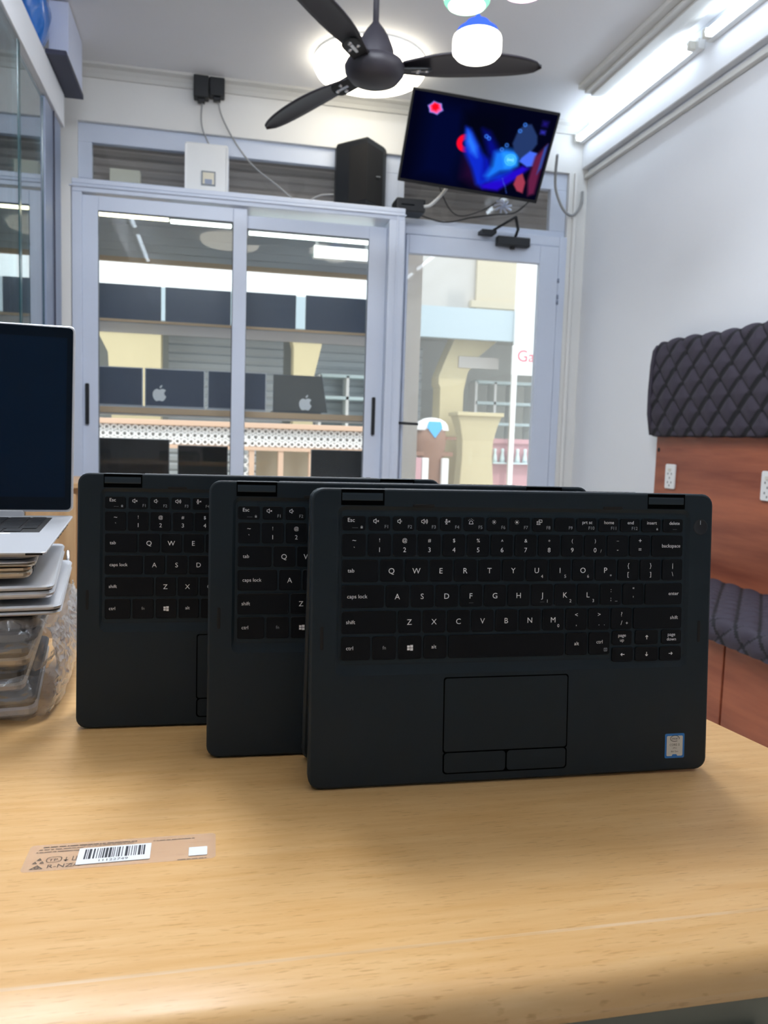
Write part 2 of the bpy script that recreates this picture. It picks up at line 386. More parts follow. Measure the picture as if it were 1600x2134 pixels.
# ------------------------------------------------------------------ display case behind the sliding window
struct('trim_7', MB().box(.96, 1.225, 4.80, 4.90, 0, 2.6), 'fac_pale')          # case side wall seen through the door
struct('trim_8', MB().box(-.86, .96, 4.36, 4.86, 2.175, 2.195), 'case_panel')    # case ceiling
f = MB(); f.box(-.86, .96, 4.83, 4.86, 1.995, 2.175); f.box(-.86, .96, 4.822, 4.86, 1.985, 1.995)
for z in (2.03, 2.075, 2.12): f.box(-.86, .96, 4.822, 4.83, z, z+.012)
struct('trim_9', f, 'case_panel')
struct('trim_10', MB().box(-.86, .96, 4.80, 4.835, 1.965, 1.99), 'shelf_edge')
struct('trim_11', MB().box(-.88, -.86, 4.36, 4.86, 0, 2.195), 'case_panel')
def shelf(z0, z1, y0, y1, label):
    o = thing('display_shelf', label, 'shelf', (0, y0, z0))
    MB().box(-.858, .958, y0, y1, z0, z1).build('board', 'shelf', o, world=True)
    MB().box(-.858, .958, y0-.006, y0, z0+.004, z1).build('edge_strip', 'shelf_edge', o, world=True)
    MB().box(-.858, .958, y1, y1+.006, z0, z1-.004).build('edge_strip', 'shelf_edge', o, world=True)
    for x in (-.858, .943): MB().box(x, x+.015, y0+.05, y1-.05, z0-.025, z0).build('bracket', 'case_panel', o, world=True)
shelf(1.572, 1.590, 4.40, 4.84, 'grey window shelf with oak edges, highest of the three, under the row of black screens')
shelf(1.100, 1.136, 4.40, 4.84, 'grey window shelf carrying the lids with fruit emblems')
shelf(.690, .715, 4.36, 4.84, 'lowest grey window shelf under the black screens above the sill')
# LED strips
def ledstrip(x0, x1, y, z, label, m):
    o = thing('led_strip', label, 'led strip', ((x0+x1)/2, y, z), group=None)
    MB().box(x0, x1, y, y+.02, z, z+.014).build('channel', 'white_plastic', o, world=True)
    MB().box(x0+.004, x1-.004, y-.004, y+.018, z-.004, z+.010).build('diffuser', m, o, world=True)
M['led_warm'] = emit('warm_led', (255, 244, 200), LED); M['led'] = emit('white_led', (240, 255, 245), LED)
ledstrip(-.62, -.25, 4.40, 2.112, 'warm glowing LED strip in the top left corner of the display window', 'led_warm')
ledstrip(-.245, .072, 4.40, 2.104, 'white glowing LED strip at the top of the left sliding pane beside the warm strip', 'led')
ledstrip(.16, .84, 4.40, 2.078, 'long white LED strip along the top of the right sliding pane', 'led')
o = thing('light_box', 'glowing white light box hanging top right in the display window', 'light box', (.68, 4.5, 1.99))
M['lightbox'] = emit('light_box_face', (250, 255, 255), 2.2)
MB().box(.52, .84, 4.50, 4.54, 2.00, 2.07).build('housing', 'white_plastic', o, world=True, bevel=.004)
MB().box(.525, .835, 4.496, 4.50, 2.004, 2.066).build('face', 'lightbox', o, world=True)
for x0 in (.53, .81): MB().box(x0, x0+.015, 4.50, 4.52, 2.07, 2.176).build('hanger', 'white_plastic', o, world=True)

APPLE = [(0, .26), (.07, .30), (.16, .315), (.25, .29), (.31, .235), (.255, .185), (.225, .11), (.24, .03), (.285, -.03), (.325, -.055), (.28, -.16), (.215, -.255), (.14, -.30), (.07, -.285), (0, -.265), (-.07, -.285), (-.14, -.30), (-.22, -.255), (-.29, -.15), (-.325, -.03), (-.325, .08), (-.29, .19), (-.215, .275), (-.12, .305), (-.05, .285)]
LEAF = [(.0, .36), (.02, .42), (.06, .47), (.13, .505), (.13, .45), (.105, .395), (.06, .355)]
def window_laptop(x0, x1, z0, z1, y, label, lidm, group, rim='silver_dark', emblem=None, skew=0, z_b=None):
    """open laptop facing the street: the lid's back is towards the room"""
    o = thing('laptop', label, 'laptop', ((x0+x1)/2, y, z0), group=group)
    R = Matrix.Translation(((x0+x1)/2, y, z0)) @ Matrix.Rotation(rad(90), 4, 'X')
    hw = (x1-x0)/2; h = z1-z0
    l = MB(); lp = [[(-hw, .012, z), (hw+skew, .012, z), (hw-.0, h, z), (-hw, h, z)] for z in (-.008, 0)]
    l.loft(lp, 0, T=R)
    lid = l.build('lid', rim, o, world=True, bevel=.003)
    p = MB(); e = .005; p.loft([[(-hw+e, .012+e, z), (hw-e+skew, .012+e, z), (hw-e, h-e, z), (-hw+e, h-e, z)] for z in (0, .001)], T=R)
    p.build('back_panel', lidm, lid, world=True)
    if emblem:
        g = MB(); s_ = .11
        T2 = R @ Matrix.Translation((emblem[0], emblem[1], 0)) @ Matrix.Scale(s_, 4)
        for shp in (APPLE, LEAF): g.prism(shp, .009, .02, 0, T2)
        g.build('emblem', 'emblem', lid, world=True)
    q = MB(); q.box(x0, x1, y+.004, y+.215, z0, z0+.016); q.build('base', rim, o, world=True, bevel=.003)
    q = MB(); q.box(x0+.02, x1-.02, y+.03, y+.12, z0+.016, z0+.0175); q.build('keyboard', 'key', o, world=True)
    return o
g1 = 'black screens on the upper window shelf'
window_laptop(-.70, -.297, 1.590, 1.795, 4.55, 'black screen on the highest window shelf, first from the left jamb', 'lid', g1)
window_laptop(-.276, .075, 1.590, 1.795, 4.55, 'black screen on the highest window shelf, second from the left jamb', 'lid', g1)
window_laptop(.105, .435, 1.590, 1.799, 4.55, 'black screen on the highest window shelf, just right of the middle stile', 'lid', g1)
window_laptop(.488, .836, 1.590, 1.803, 4.55, 'black screen on the highest window shelf nearest the door', 'lid', g1)
g2 = 'laptops on the middle window shelf'
window_laptop(-.74, -.391, 1.136, 1.356, 4.55, 'blue-grey plain lid on the middle window shelf beside the left jamb', 'lid', g2, 'silver')
window_laptop(-.381, -.062, 1.136, 1.356, 4.55, 'blue-grey laptop lid with silver fruit emblem, left one of the two with emblems', 'lid', g2, 'silver', (-.082, .075))
window_laptop(-.046, .276, 1.136, 1.358, 4.55, 'plain dark lid behind the middle stile, between the two emblem laptops', 'lid', g2, 'silver')
window_laptop(.315, .592, 1.136, 1.354, 4.55, 'olive-grey lid with silver fruit emblem, at the right end of the middle window shelf', 'lid_olive', g2, 'silver_dark', (.045, .055), .035)
g3 = 'black screens above the window sill'
window_laptop(-.72, -.249, .715, .970, 4.55, 'large black screen low in the window at the left jamb above the sill', 'black_gloss', g3)
window_laptop(-.205, .069, .715, .941, 4.55, 'black screen low in the window just left of the middle stile', 'black_gloss', g3)
window_laptop(.537, .850, .715, .938, 4.55, 'blue-black screen low in the window beside the right sash handle', 'black_gloss', g3)

# ------------------------------------------------------------------ behind the transom: rolled shutter and a carton
f = MB(); pr = []
for i in range(9):
    z = 2.20+i*.045; pr += [(4.50, z), (4.494, z+.012), (4.494, z+.034), (4.50, z+.044)]
f.loft([[(-.95, y, z) for y, z in pr]+[(-.95, 4.53, 2.60), (-.95, 4.53, 2.20)], [(2.05, y, z) for y, z in pr]+[(2.05, 4.53, 2.60), (2.05, 4.53, 2.20)]])
tag(f.build('roller_shutter', 'shutter', origin=(0, 4.5, 2.2)), 'dark ribbed roller shutter behind the transom glass above window and door', 'shutter')
tag(MB().box(-.545, -.395, 4.395, 4.46, 2.196, 2.345).build('carton', 'cream', origin=(-.47, 4.43, 2.196), bevel=.004), 'cream carton behind the left transom pane', 'carton')

# ------------------------------------------------------------------ the street beyond
struct('street', MB().box(-12, 14, 4.40, 14, -.25, -.05), 'pave')
f = MB(); f.box(-8, 10, 9.4, 9.6, 2.4, 6.5, 0); f.box(-8, 10, 10.8, 11, -.05, 2.6, 1); f.box(-8, 10, 9.6, 10.8, 2.38, 2.45, 1)
struct('wall_street', f, ['fac_white', 'shop_dark'])
struct('trim_12', MB().box(1.85, 6, 9.36, 9.4, 2.45, 6.4), 'fac_beige')
struct('trim_13', MB().box(3.05, 3.62, 9.30, 9.36, 2.6, 6.4).box(2.98, 3.69, 9.27, 9.36, 2.62, 2.70), 'fac_cream')
o = thing('shop_awning', 'pale blue awning band across the building opposite, seen through the door', 'awning', (1, 8.6, 2.07))
MB().box(-6, 8, 8.0, 8.08, 2.07, 2.385).build('fascia', 'band_blue', o, world=True)
MB().box(-6, 8, 8.08, 9.38, 2.32, 2.375).build('roof', 'band_blue', o, world=True)
# arched yellow piers of the building opposite
def pier(name, pts, y0, y1, label, z0):
    T = Matrix.Translation((0, y1, 0)) @ Matrix.Rotation(PI/2, 4, 'X')
    o = MB().prism(pts, 0, y1-y0, 0, T).build(name, 'yellow', origin=(pts[0][0], y0, z0)); return tag(o, label, 'pillar')
pier('arched_pier', [(2.36, -.05), (2.62, -.05), (2.62, 1.55), (2.66, 1.75), (2.78, 1.93), (2.98, 2.10), (2.98, 2.31), (2.60, 2.31), (2.50, 2.10), (2.40, 1.86), (2.34, 1.70), (2.34, 1.62), (2.36, 1.58)], 8.30, 8.6, 'yellow pier curving into an arch, seen through the door glass', -.05)
pier('arched_pier', [(-.92, -.05), (-.53, -.05), (-.53, 2.07), (-1.12, 2.07), (-1.10, 1.92), (-1.02, 1.76)], 8.10, 8.4, 'broad yellow pier across the street behind the left half of the window', -.05)
pier('arched_pier', [(.78, -.05), (.96, -.05), (.97, 1.62), (1.04, 1.93), (1.06, 2.07), (.72, 2.07), (.76, 1.9)], 8.10, 8.4, 'narrow yellow pier across the street behind the right half of the window', -.05)
# flared gate post
o = thing('gate_post', 'mustard gate post with flared top, right of the stall, seen through the door', 'post', (2.66, 7.9, -.05))
f = MB(); prof = [(.24, -.05), (.19, .5), (.165, .85), (.17, 1.02), (.20, 1.16), (.235, 1.27)]
f.loft([rr(2.655-r, 7.95-r*.6, 2.655+r, 7.95+r*.6, .012, 2, z) for r, z in prof]); f.build('shaft', 'yellow', o, world=True)
f = MB(); f.rbox(2.655-.25, 2.655+.25, 7.95-.17, 7.95+.17, 1.27, 1.31, .01, .004); f.build('cap', 'yellow', o, world=True)
# shutters of the shops opposite
def far_shutter(x0, x1, z0, z1, y, label):
    f = MB(); pr = []
    n = max(3, int((z1-z0)/.09))
    for i in range(n):
        z = z0+(z1-z0)*i/n; d = (z1-z0)/n
        pr += [(y, z), (y-.02, z+d*.3), (y-.02, z+d*.8), (y, z+d*.98)]
    f.loft([[(x, a, b) for a, b in pr]+[(x, y+.04, z1), (x, y+.04, z0)] for x in (x0, x1)])
    tag(f.build('roller_shutter', 'shop_grey', origin=((x0+x1)/2, y, z0)), label, 'shutter')
far_shutter(-.50, .72, -.05, 2.05, 8.9, 'grey ribbed shop shutter between the two yellow piers')
far_shutter(1.06, 2.3, -.05, 2.05, 8.9, 'short grey shutter right of the narrow yellow pier')
# white goods rack
def rack(x0, x1, z1, y, rows, cols, label, m='cyan_white'):
    o = thing('goods_rack', label, 'rack', ((x0+x1)/2, y, -.05))
    f = MB()
    for i in range(cols+1):
        x = x0+(x1-x0)*i/cols; f.box(x-.015, x+.015, y, y+.25, -.05, z1)
    f.build('upright', 'fac_white', o, world=True)
    for j in range(rows+1):
        z = .5+(z1-.5)*j/rows
        MB().box(x0, x1, y, y+.25, z-.022, z+.012).build('shelf', m, o, world=True)
    return o
rack(1.10, 2.0, 1.68, 8.6, 5, 3, 'white shelving rack across the street right of the narrow yellow pier')
rack(3.0, 3.95, 1.72, 9.0, 5, 4, 'pale shelving rack behind the gate post, seen through the door')
# ornate balustrade
o = thing('balustrade', 'ornate white balustrade with peach rail across the street, low in the window', 'balustrade', (.2, 7.8, -.05))
MB().box(-1.6, 1.75, 7.75, 7.90, 1.075, 1.125).build('top_rail', 'peach', o, world=True, bevel=.006)
MB().box(-1.6, 1.75, 7.77, 7.88, .86, .895).build('bottom_rail', 'peach', o, world=True)
f = MB()
def ring(f, cx, cz, R, r, y, n=14, k=5):
    L = []
    for i in range(n+1):
        a = 2*PI*i/n
        L.append([(cx+(R+r*math.cos(2*PI*j/k))*math.cos(a), y+r*math.sin(2*PI*j/k), cz+(R+r*math.cos(2*PI*j/k))*math.sin(a)) for j in range(k)])
    f.loft(L, 0, True, False, False)
for i in range(52):
    x = -1.57+i*.064
    ring(f, x, 1.045, .024, .011, 7.82, 10); ring(f, x+.032, .985, .026, .011, 7.82, 10); ring(f, x, .925, .024, .011, 7.82, 10)
f.box(-1.6, 1.75, 7.855, 7.862, .89, 1.08)
f.build('lattice', 'fac_white', o, world=True)
f = MB()
for x in (-1.0, -.32, .14, .32, .60, .90, 1.5): f.box(x, x+.05, 7.78, 7.86, -.05, .86)
f.build('post', 'peach', o, world=True)
f = MB()
for i in range(10): ring(f, .22, .12+i*.085, .036, .012, 7.82); ring(f, .28, .16+i*.085, .036, .012, 7.82)
f.build('side_lattice', 'fac_white', o, world=True)
MB().box(.40, 1.5, 8.05, 8.08, -.05, .86).build('panel', 'fac_cream', o, world=True)
# stall with a domed cover
o = thing('street_stall', 'small brown street stall under a white and blue domed cover, beside the gate post', 'stall', (2.06, 7.5, -.05))
f = MB(); T = Matrix.Translation((2.06, 7.5, 1.12)) @ Matrix.Scale(.62, 4, (0, 1, 0))
f.lathe([(.165, 0), (.16, .035), (.135, .07), (.09, .095), (.04, .107), (.0005, .11)], 24, 0, T); f.lathe([(.17, -.012), (.17, .0)], 24, 0, T)
f.build('dome_cover', 'fac_white', o, world=True)
f = MB(); f.prism([(-.075, 0), (0, -.10), (.075, 0), (.06, .06), (-.06, .06)], 0, .01, 0, Matrix.Translation((2.06, 7.39, 1.13)) @ Matrix.Rotation(rad(80), 4, 'X')); f.build('blue_flap', 'sky_blue', o, world=True)
f = MB(); f.lathe([(.10, -.05), (.11, .6), (.13, .85), (.15, 1.0), (.14, 1.12)], 20, 0, Matrix.Translation((2.06, 7.52, 0)), cap0=True, cap1=True); f.build('body', 'brown', o, world=True)
f = MB(); f.box(1.88, 2.26, 7.42, 7.62, .86, .90); f.box(2.15, 2.30, 7.45, 7.60, 1.02, 1.05); f.build('tray', 'brown', o, world=True)
for x, m in ((1.90, 'pink'), (1.97, 'fac_white'), (2.17, 'fac_white')): MB().rbox(x-.03, x+.035, 7.36, 7.42, .2, .84, .01, .004).build('hanging_cloth', m, o, world=True)
# pink wall and white post with a sign
tag(MB().box(2.88, 3.6, 8.05, 8.2, -.05, 1.0).box(2.85, 3.6, 8.02, 8.22, 1.0, 1.05).build('garden_wall', 'pink', origin=(3.2, 8.1, -.05)), 'low pink wall at the right edge of the door view', 'wall')
f = MB()
for i in range(7): f.lathe([(.0005, 0), (.028, .004), (.024, .05), (.014, .10), (.02, .14), (.0005, .15)], 10, 0, Matrix.Translation((2.90+i*.085, 8.0, .80)))
f.box(2.87, 3.48, 7.96, 8.04, .785, .80)
tag(f.build('baluster_row', 'cyan_white', origin=(3.17, 8.0, .785)), 'row of small white balusters in front of the pink wall', 'balusters')
tag(MB().box(3.05, 3.26, 7.95, 8.0, 2.02, 4.6).build('wall_strip', 'fac_white', origin=(3.1, 7.97, 2.02)), 'bright white vertical banner strip at the right edge of the door view', 'banner')
o = thing('shop_sign', 'white shop sign with red lettering, cut off by the right edge of the door glass', 'sign', (3.15, 7.93, 1.72))
MB().box(3.02, 3.4, 7.92, 7.95, 1.72, 2.02).build('board', 'fac_white', o, world=True)
MB().text('Ga', .17, 3.075, 1.86, .0, align='L', T=Matrix.Translation((0, 7.918, 0)) @ Matrix.Rotation(PI/2, 4, 'X')).build('lettering', 'red', o, world=True)
tag(MB().box(2.55, 3.0, 8.28, 8.30, 1.80, 1.92).build('sign_strip', 'fac_beige', origin=(2.77, 8.29, 1.8)), 'faded strip sign right of the arched yellow pier', 'sign')
tag(MB().box(3.02, 3.07, 7.90, 7.94, -.05, 1.72).build('sign_pole', 'fac_white', origin=(3.05, 8, -.05)), 'slim white pole below the shop sign', 'pole')

# ------------------------------------------------------------------ lamps
M['tube'] = emit('fluorescent_tube', (226, 240, 255), TUBE)
M['disc'] = emit('ceiling_disc', (255, 246, 226), DISC)
M['rear'] = emit('added_fill_disc', (240, 246, 255), 28.0)  # stronger emission for the discs added out of view as fill
M['drum_w'] = emit('pendant_diffuser', (255, 250, 236), DRUM)
def tube_lamp(y0, y1, label):
    o = thing('fluorescent_tube', label, 'tube light', (1.975, (y0+y1)/2, 2.71), group='fluorescent tubes along the right wall')
    MB().box(1.968, 2.0, y0-.03, y1+.03, 2.69, 2.732).build('batten', 'white_plastic', o, world=True, bevel=.003)
    f = MB(); f.tube([(1.952, y0, 2.708), (1.952, y1, 2.708)], .0135, 12, smoothpath=False); f.build('tube', 'tube', o, world=True)
    for y in (y0-.012, y1-.012): 
        MB().box(1.938, 1.968, y, y+.024, 2.69, 2.726).build('end_holder', 'off_white', o, world=True, bevel=.003)
tube_lamp(3.19, 4.27, 'long lit fluorescent tube on the right wall beam, the one nearest the front wall')
tube_lamp(1.98, 3.08, 'lit fluorescent tube cut by the top right corner of the photo')
def left_fill_tube(y0, y1, label):  # unseen tubes added to lift the room's overall light
    o = thing('fluorescent_tube', label, 'tube light', (-.68, (y0+y1)/2, 2.66), group='added fill tubes above the glass cabinet')
    MB().box(-.695, -.672, y0-.03, y1+.03, 2.63, 2.68).build('batten', 'white_plastic', o, world=True, bevel=.003)
    MB().tube([(-.655, y0, 2.655), (-.655, y1, 2.655)], .0135, 12, smoothpath=False).build('tube', 'tube', o, world=True)
    for y in (y0-.012, y1-.012): MB().box(-.674, -.642, y, y+.024, 2.64, 2.674).build('end_holder', 'off_white', o, world=True, bevel=.003)
for y0 in (1.4, .1, -1.2): left_fill_tube(y0, y0+1.1, 'added fill tube over the glass cabinet on the left, out of view')
for y0 in (.75, -.5, -1.75): tube_lamp(y0, y0+1.1, 'lit fluorescent tube on the right wall beam further back in the shop')
def disc_lamp(x, y, label, m='rear', group=None):
    o = thing('ceiling_light', label, 'ceiling light', (x, y, CZ-.09), group=group)
    MB().lathe([(.258, CZ), (.262, CZ-.006), (.262, CZ-.012), (.258, CZ-.016)], 48, 0, Matrix.Translation((x, y, 0))).build('rim', 'white_plastic', o, world=True)
    MB().lathe([(.259, CZ-.012), (.266, CZ-.018), (.267, CZ-.04), (.252, CZ-.068), (.20, CZ-.085), (.1, CZ-.09), (.0005, CZ-.091)], 48, 0, Matrix.Translation((x, y, 0))).build('diffuser', m, o, world=True)
disc_lamp(.695, 3.86, 'large round glowing ceiling light behind the fan', 'disc')
disc_lamp(.11, .75, 'round ceiling light over the desk, above the frame', 'disc')
disc_lamp(.55, 1.7, 'added round fill light over the aisle beside the bench, unseen above the frame', 'rear')  # added out of view to brighten the room and backlight the laptops
disc_lamp(-.25, 1.9, 'added round fill light in front of the glass cabinet, unseen above the frame', 'rear')  # second unseen disc, added for the same fill
M['cap_blue'] = mat('blue_lamp_cap', (70, 110, 235), .4); M['cap_green'] = mat('mint_lamp_cap', (150, 225, 190), .4); M['cap_pink'] = mat('pink_lamp_cap', (240, 150, 210), .4)
M['glow_blue'] = emit('blue_cap_glow', (70, 110, 255), 1.0); M['glow_green'] = emit('mint_rim_glow', (150, 240, 200), 1.0); M['glow_pink'] = emit('pink_rim_glow', (245, 150, 220), 1.0)
def pendant(x, y, z, r, h, cap, glow, label):
    o = thing('pendant_lamp', label, 'pendant lamp', (x, y, z), group='drum pendant lamps beside the fan')
    T = Matrix.Translation((x, y, z))
    n = 40
    prof = [(.0005, 0), (r*.6, .004), (r*.86, .011), (r*.985, .022), (r, .027), (r, h-.013), (r*.97, h-.005), (r*.88, h)]
    MB().lathe(prof, n, 0, T).build('shade', 'drum_w', o, world=True)
    MB().lathe([(r*.90, h-.002), (r*.82, h+.016), (r*.56, h+.032), (r*.46, h+.042), (r*.18, h+.048), (.008, h+.062), (.0005, h+.062)], n, 0, T).build('cap', glow, o, world=True)
    MB().lathe([(r*.80, .0088), (r*.86, .011), (r*.985, .022), (r*.99, .0225)], n, 0, T @ Matrix.Translation((0, 0, -.0015))).build('rim_ring', {'glow_blue': 'drum_w'}.get(glow, glow), o, world=True)
    MB().tube([(x, y, z+h+.055), (x, y, CZ)], .0045, smoothpath=False).build('rod', cap, o, world=True)
    MB().lathe([(.0005, CZ-.03), (.03, CZ-.028), (.045, CZ-.01), (.047, CZ)], 24, 0, Matrix.Translation((x, y, 0))).build('ceiling_rose', 'white_plastic', o, world=True)
pendant(.820, 2.60, 2.254, .080, .074, 'cap_blue', 'glow_blue', 'white drum pendant lamp with blue cap, right of the fan hub')
pendant(.726, 2.42, 2.310, .070, .098, 'cap_green', 'glow_green', 'white pendant lamp with mint rim, cut by the top edge above the blue-capped one')
pendant(.980, 2.62, 2.486, .079, .098, 'cap_pink', 'glow_pink', 'pendant lamp with pink rim, barely showing at the top edge')

# ------------------------------------------------------------------ ceiling fan
FX, FY, FZ = .539, 2.905, 2.325
o = thing('ceiling_fan', 'dark three-blade ceiling fan hanging in front of the round ceiling light', 'ceiling fan', (FX, FY, FZ))
T = Matrix.Translation((FX, FY, FZ))
MB().tube([(FX, FY, FZ+.10), (FX, FY, CZ)], .011, 12, smoothpath=False).build('rod', 'fan', o, world=True)
MB().lathe([(.0005, -.062), (.05, -.06), (.085, -.045), (.105, -.020), (.108, .0), (.100, .016), (.085, .024), (.05, .030)], 40, 0, T).build('motor_housing', 'fan', o, world=True)
MB().lathe([(.070, .024), (.066, .06), (.052, .095), (.034, .125), (.014, .15), (.012, .155)], 28, 0, T).build('canopy', 'fan', o, world=True)
MB().lathe([(.06, CZ-FZ), (.055, CZ-FZ-.05), (.014, CZ-FZ-.08)], 28, 0, T).build('ceiling_cup', 'fan', o, world=True)
def blade(ang, droop):
    B = T @ Matrix.Rotation(rad(ang), 4, 'Z') @ Matrix.Rotation(rad(droop), 4, 'Y')
    f = MB(); N = 22; L = []
    for i in range(N+1):
        t = i/N; x = .10+t*.50
        wd = max(.001, .030+.036*math.sin(min(1, t/.42)*PI/2) if t < .42 else .066*math.sqrt(max(0, 1-((t-.42)/.58)**2.4))+.0008)
        tw = -rad(13-5*t); cam_ = .010*math.sin(t*PI)
        c, s_ = math.cos(tw), math.sin(tw); loop = []
        for k in range(8):
            u = -1+2*k/7; loop.append((x, u*wd*c, u*wd*s_+.006*(1-u*u)+cam_+.003))
        for k in range(7, -1, -1):
            u = -1+2*k/7; loop.append((x, u*wd*c, u*wd*s_+.006*(1-u*u)+cam_-.003))
        L.append(loop)
    f.loft(L, 0, True, True, True, B)
    b = f.build('blade', 'fan', o, world=True)
    g = MB()
    BT = B @ Matrix.Rotation(rad(14), 4, 'X')
    g.rbox(.075, .205, -.032, .032, -.012, -.004, .028, .002, T=BT)
    br = g.build('blade_bracket', 'black', b, world=True)
    c = MB()
    for sx, sy in ((.185, 0), (.155, .016), (.155, -.016)):
        c.lathe([(.0005, -.017), (.007, -.016), (.008, -.012)], 12, 0, BT @ Matrix.Translation((sx, sy, 0)))
    c.rbox(.13, .18, -.006, .006, -.0145, -.012, .005, .001, T=BT)
    c.build('chrome_screw', 'chrome', b, world=True)
blade(-9.5, -3); blade(126, 7); blade(231, -4)

# ------------------------------------------------------------------ television
Tv = Matrix.Translation((.886, 4.053, 2.315)) @ Matrix.Rotation(rad(-9.1), 4, 'Z') @ Matrix.Rotation(rad(90+32.27), 4, 'X') @ Matrix.Rotation(rad(-6.34), 4, 'Z')
o = thing('television', 'flat wall television tilted forward above the glass door, showing a dark blue picture', 'television', mtx=Tv)
TW, TH = .73, .43
f = MB(); f.rbox(0, TW, 0, TH, -.018, 0, .005, .002); f.rbox(.12, TW-.12, .04, TH-.05, -.05, -.018, .02, .006); f.build('housing', 'black', o)
# the picture on the screen, a soft abstract blue scene (x 0..1100, y 0..690 downwards)
NX, NY = 221, 139
img = [[(2, 3, 20) for _ in range(NX)] for _ in range(NY)]
def blend(pts, c, soft=14, a=1.0):
    n = len(pts); x0 = min(p[0] for p in pts)-soft; x1 = max(p[0] for p in pts)+soft; y0 = min(p[1] for p in pts)-soft; y1 = max(p[1] for p in pts)+soft
    for j in range(NY):
        y = j*690/(NY-1)
        if y < y0 or y > y1: continue
        for i in range(NX):
            x = i*1100/(NX-1)
            if x < x0 or x > x1: continue
            ins = False; dm = 1e9
            for k in range(n):
                (ax, ay), (bx, by) = pts[k], pts[(k+1) % n]
                if (ay > y) != (by > y) and x < (bx-ax)*(y-ay)/(by-ay)+ax: ins = not ins
                dx, dy = bx-ax, by-ay; t_ = max(0, min(1, ((x-ax)*dx+(y-ay)*dy)/(dx*dx+dy*dy+1e-9)))
                d = (x-ax-t_*dx)**2+(y-ay-t_*dy)**2; dm = min(dm, d)
            d = math.sqrt(dm)*(1 if ins else -1); w_ = max(0, min(1, .5+d/(2*soft)))*a
            if w_ > 0: o_ = img[j][i]; img[j][i] = tuple(o_[q]*(1-w_)+c[q]*w_ for q in range(3))
def circ(cx, cy, r, n=24, a0=0, a1=360): return [(cx+r*math.cos(rad(a0+(a1-a0)*k/n)), cy+r*math.sin(rad(a0+(a1-a0)*k/n))) for k in range(n+(0 if a1-a0 >= 360 else 1))]
def annulus(cx, cy, r1, r2, a0, a1): return circ(cx, cy, r1, 20, a0, a1)+circ(cx, cy, r2, 20, a0, a1)[::-1]
blend([(120, 40), (420, 60), (460, 400), (420, 660), (120, 640)], (2, 6, 40), 80)
blend([(400, 90), (700, 80), (760, 300), (540, 260), (420, 230)], (2, 3, 16), 50)
blend([(470, 420), (560, 520), (620, 660), (480, 600)], (36, 8, 46), 50, .8)
blend(annulus(455, 330, 72, 28, 60, 300), (226, 8, 38), 5)
blend([(430, 205), (470, 215), (560, 330), (630, 430), (680, 600), (650, 660), (600, 640), (540, 520), (450, 390)], (12, 36, 178), 22)
blend([(445, 225), (480, 250), (545, 340), (560, 420), (505, 390), (455, 320)], (36, 104, 222), 24)
blend([(560, 200), (620, 215), (700, 310), (760, 380), (700, 440), (640, 380)], (6, 10, 110), 30)
blend([(610, 400), (660, 420), (700, 500), (680, 600), (640, 620)], (8, 18, 150), 24)
blend([(690, 360), (770, 315), (850, 320), (890, 370), (890, 440), (850, 490), (770, 510), (690, 590), (655, 560), (690, 470)], (22, 104, 214), 26)
blend([(760, 360), (860, 345), (880, 430), (800, 460)], (40, 150, 240), 26)
blend([(640, 640), (760, 560), (930, 430), (990, 440), (900, 550), (780, 665), (660, 670)], (30, 8, 176), 16)
blend([(650, 610), (760, 520), (850, 490), (780, 570)], (10, 46, 190), 26)
blend([(830, 160), (870, 110), (920, 100), (985, 180), (1000, 240), (960, 330), (900, 375), (840, 330), (810, 270)], (30, 48, 90), 8)
blend([(905, 370), (960, 305), (1020, 312), (1010, 420), (965, 432), (895, 400)], (62, 96, 216), 7)
blend([(1010, 340), (1080, 230), (1078, 640), (1030, 665), (1000, 540)], (86, 26, 58), 14)
blend([(1062, 260), (1085, 225), (1080, 420), (1056, 480)], (44, 66, 140), 8)
blend([(905, 520), (945, 490), (985, 560), (985, 650), (935, 640), (895, 590)], (140, 50, 70), 7)
blend([(1000, 60), (1045, 60), (1040, 100), (1000, 100)], (24, 16, 100), 16); blend([(1000, 130), (1040, 130), (1040, 160), (1000, 160)], (40, 40, 150), 12)
fl = [(175+(62 if k % 2 == 0 else 50)*math.cos(rad(k*30+10)), 105+(52 if k % 2 == 0 else 42)*math.sin(rad(k*30+10))) for k in range(12)]
blend(fl, (120, 130, 225), 5); blend([(175+(x-175)*.84, 105+(y-105)*.84) for x, y in fl], (228, 80, 140), 5); blend([(172+(x-175)*.5, 98+(y-105)*.62) for x, y in fl], (226, 6, 24), 8)
for x, y in ((600, 250), (622, 262), (845, 165), (872, 112), (770, 290), (740, 330)): blend(annulus(x, y, 15, 9, 0, 359), (60, 130, 240), 4)
for r_ in (46, 30): blend(annulus(825, 400, r_, r_-5, 0, 359), (110, 205, 252), 4, .8)
blend([(800, 392), (850, 388), (850, 408), (800, 412)], (150, 220, 255), 8, .7)
for k in range(9): x, y = 800+k*7, 560+k*13+4*math.sin(k); blend(circ(x, y, 5, 6), (60, 90, 190), 4, .8)
m_ = bpy.data.materials.new('television_picture'); m_.use_nodes = True; nn = m_.node_tree.nodes; nn.remove(nn['Principled BSDF'])
at_ = nn.new('ShaderNodeAttribute'); at_.attribute_name = 'picture'; em_ = nn.new('ShaderNodeEmission'); em_.inputs[1].default_value = 1.0
m_.node_tree.links.new(at_.outputs['Color'], em_.inputs[0]); m_.node_tree.links.new(em_.outputs[0], nn['Material Output'].inputs[0]); M['tv'] = m_
f = MB(); f.v = [Vector((.011+(TW-.022)*i/(NX-1), TH-.011-(TH-.027)*j/(NY-1), .0006)) for j in range(NY) for i in range(NX)]
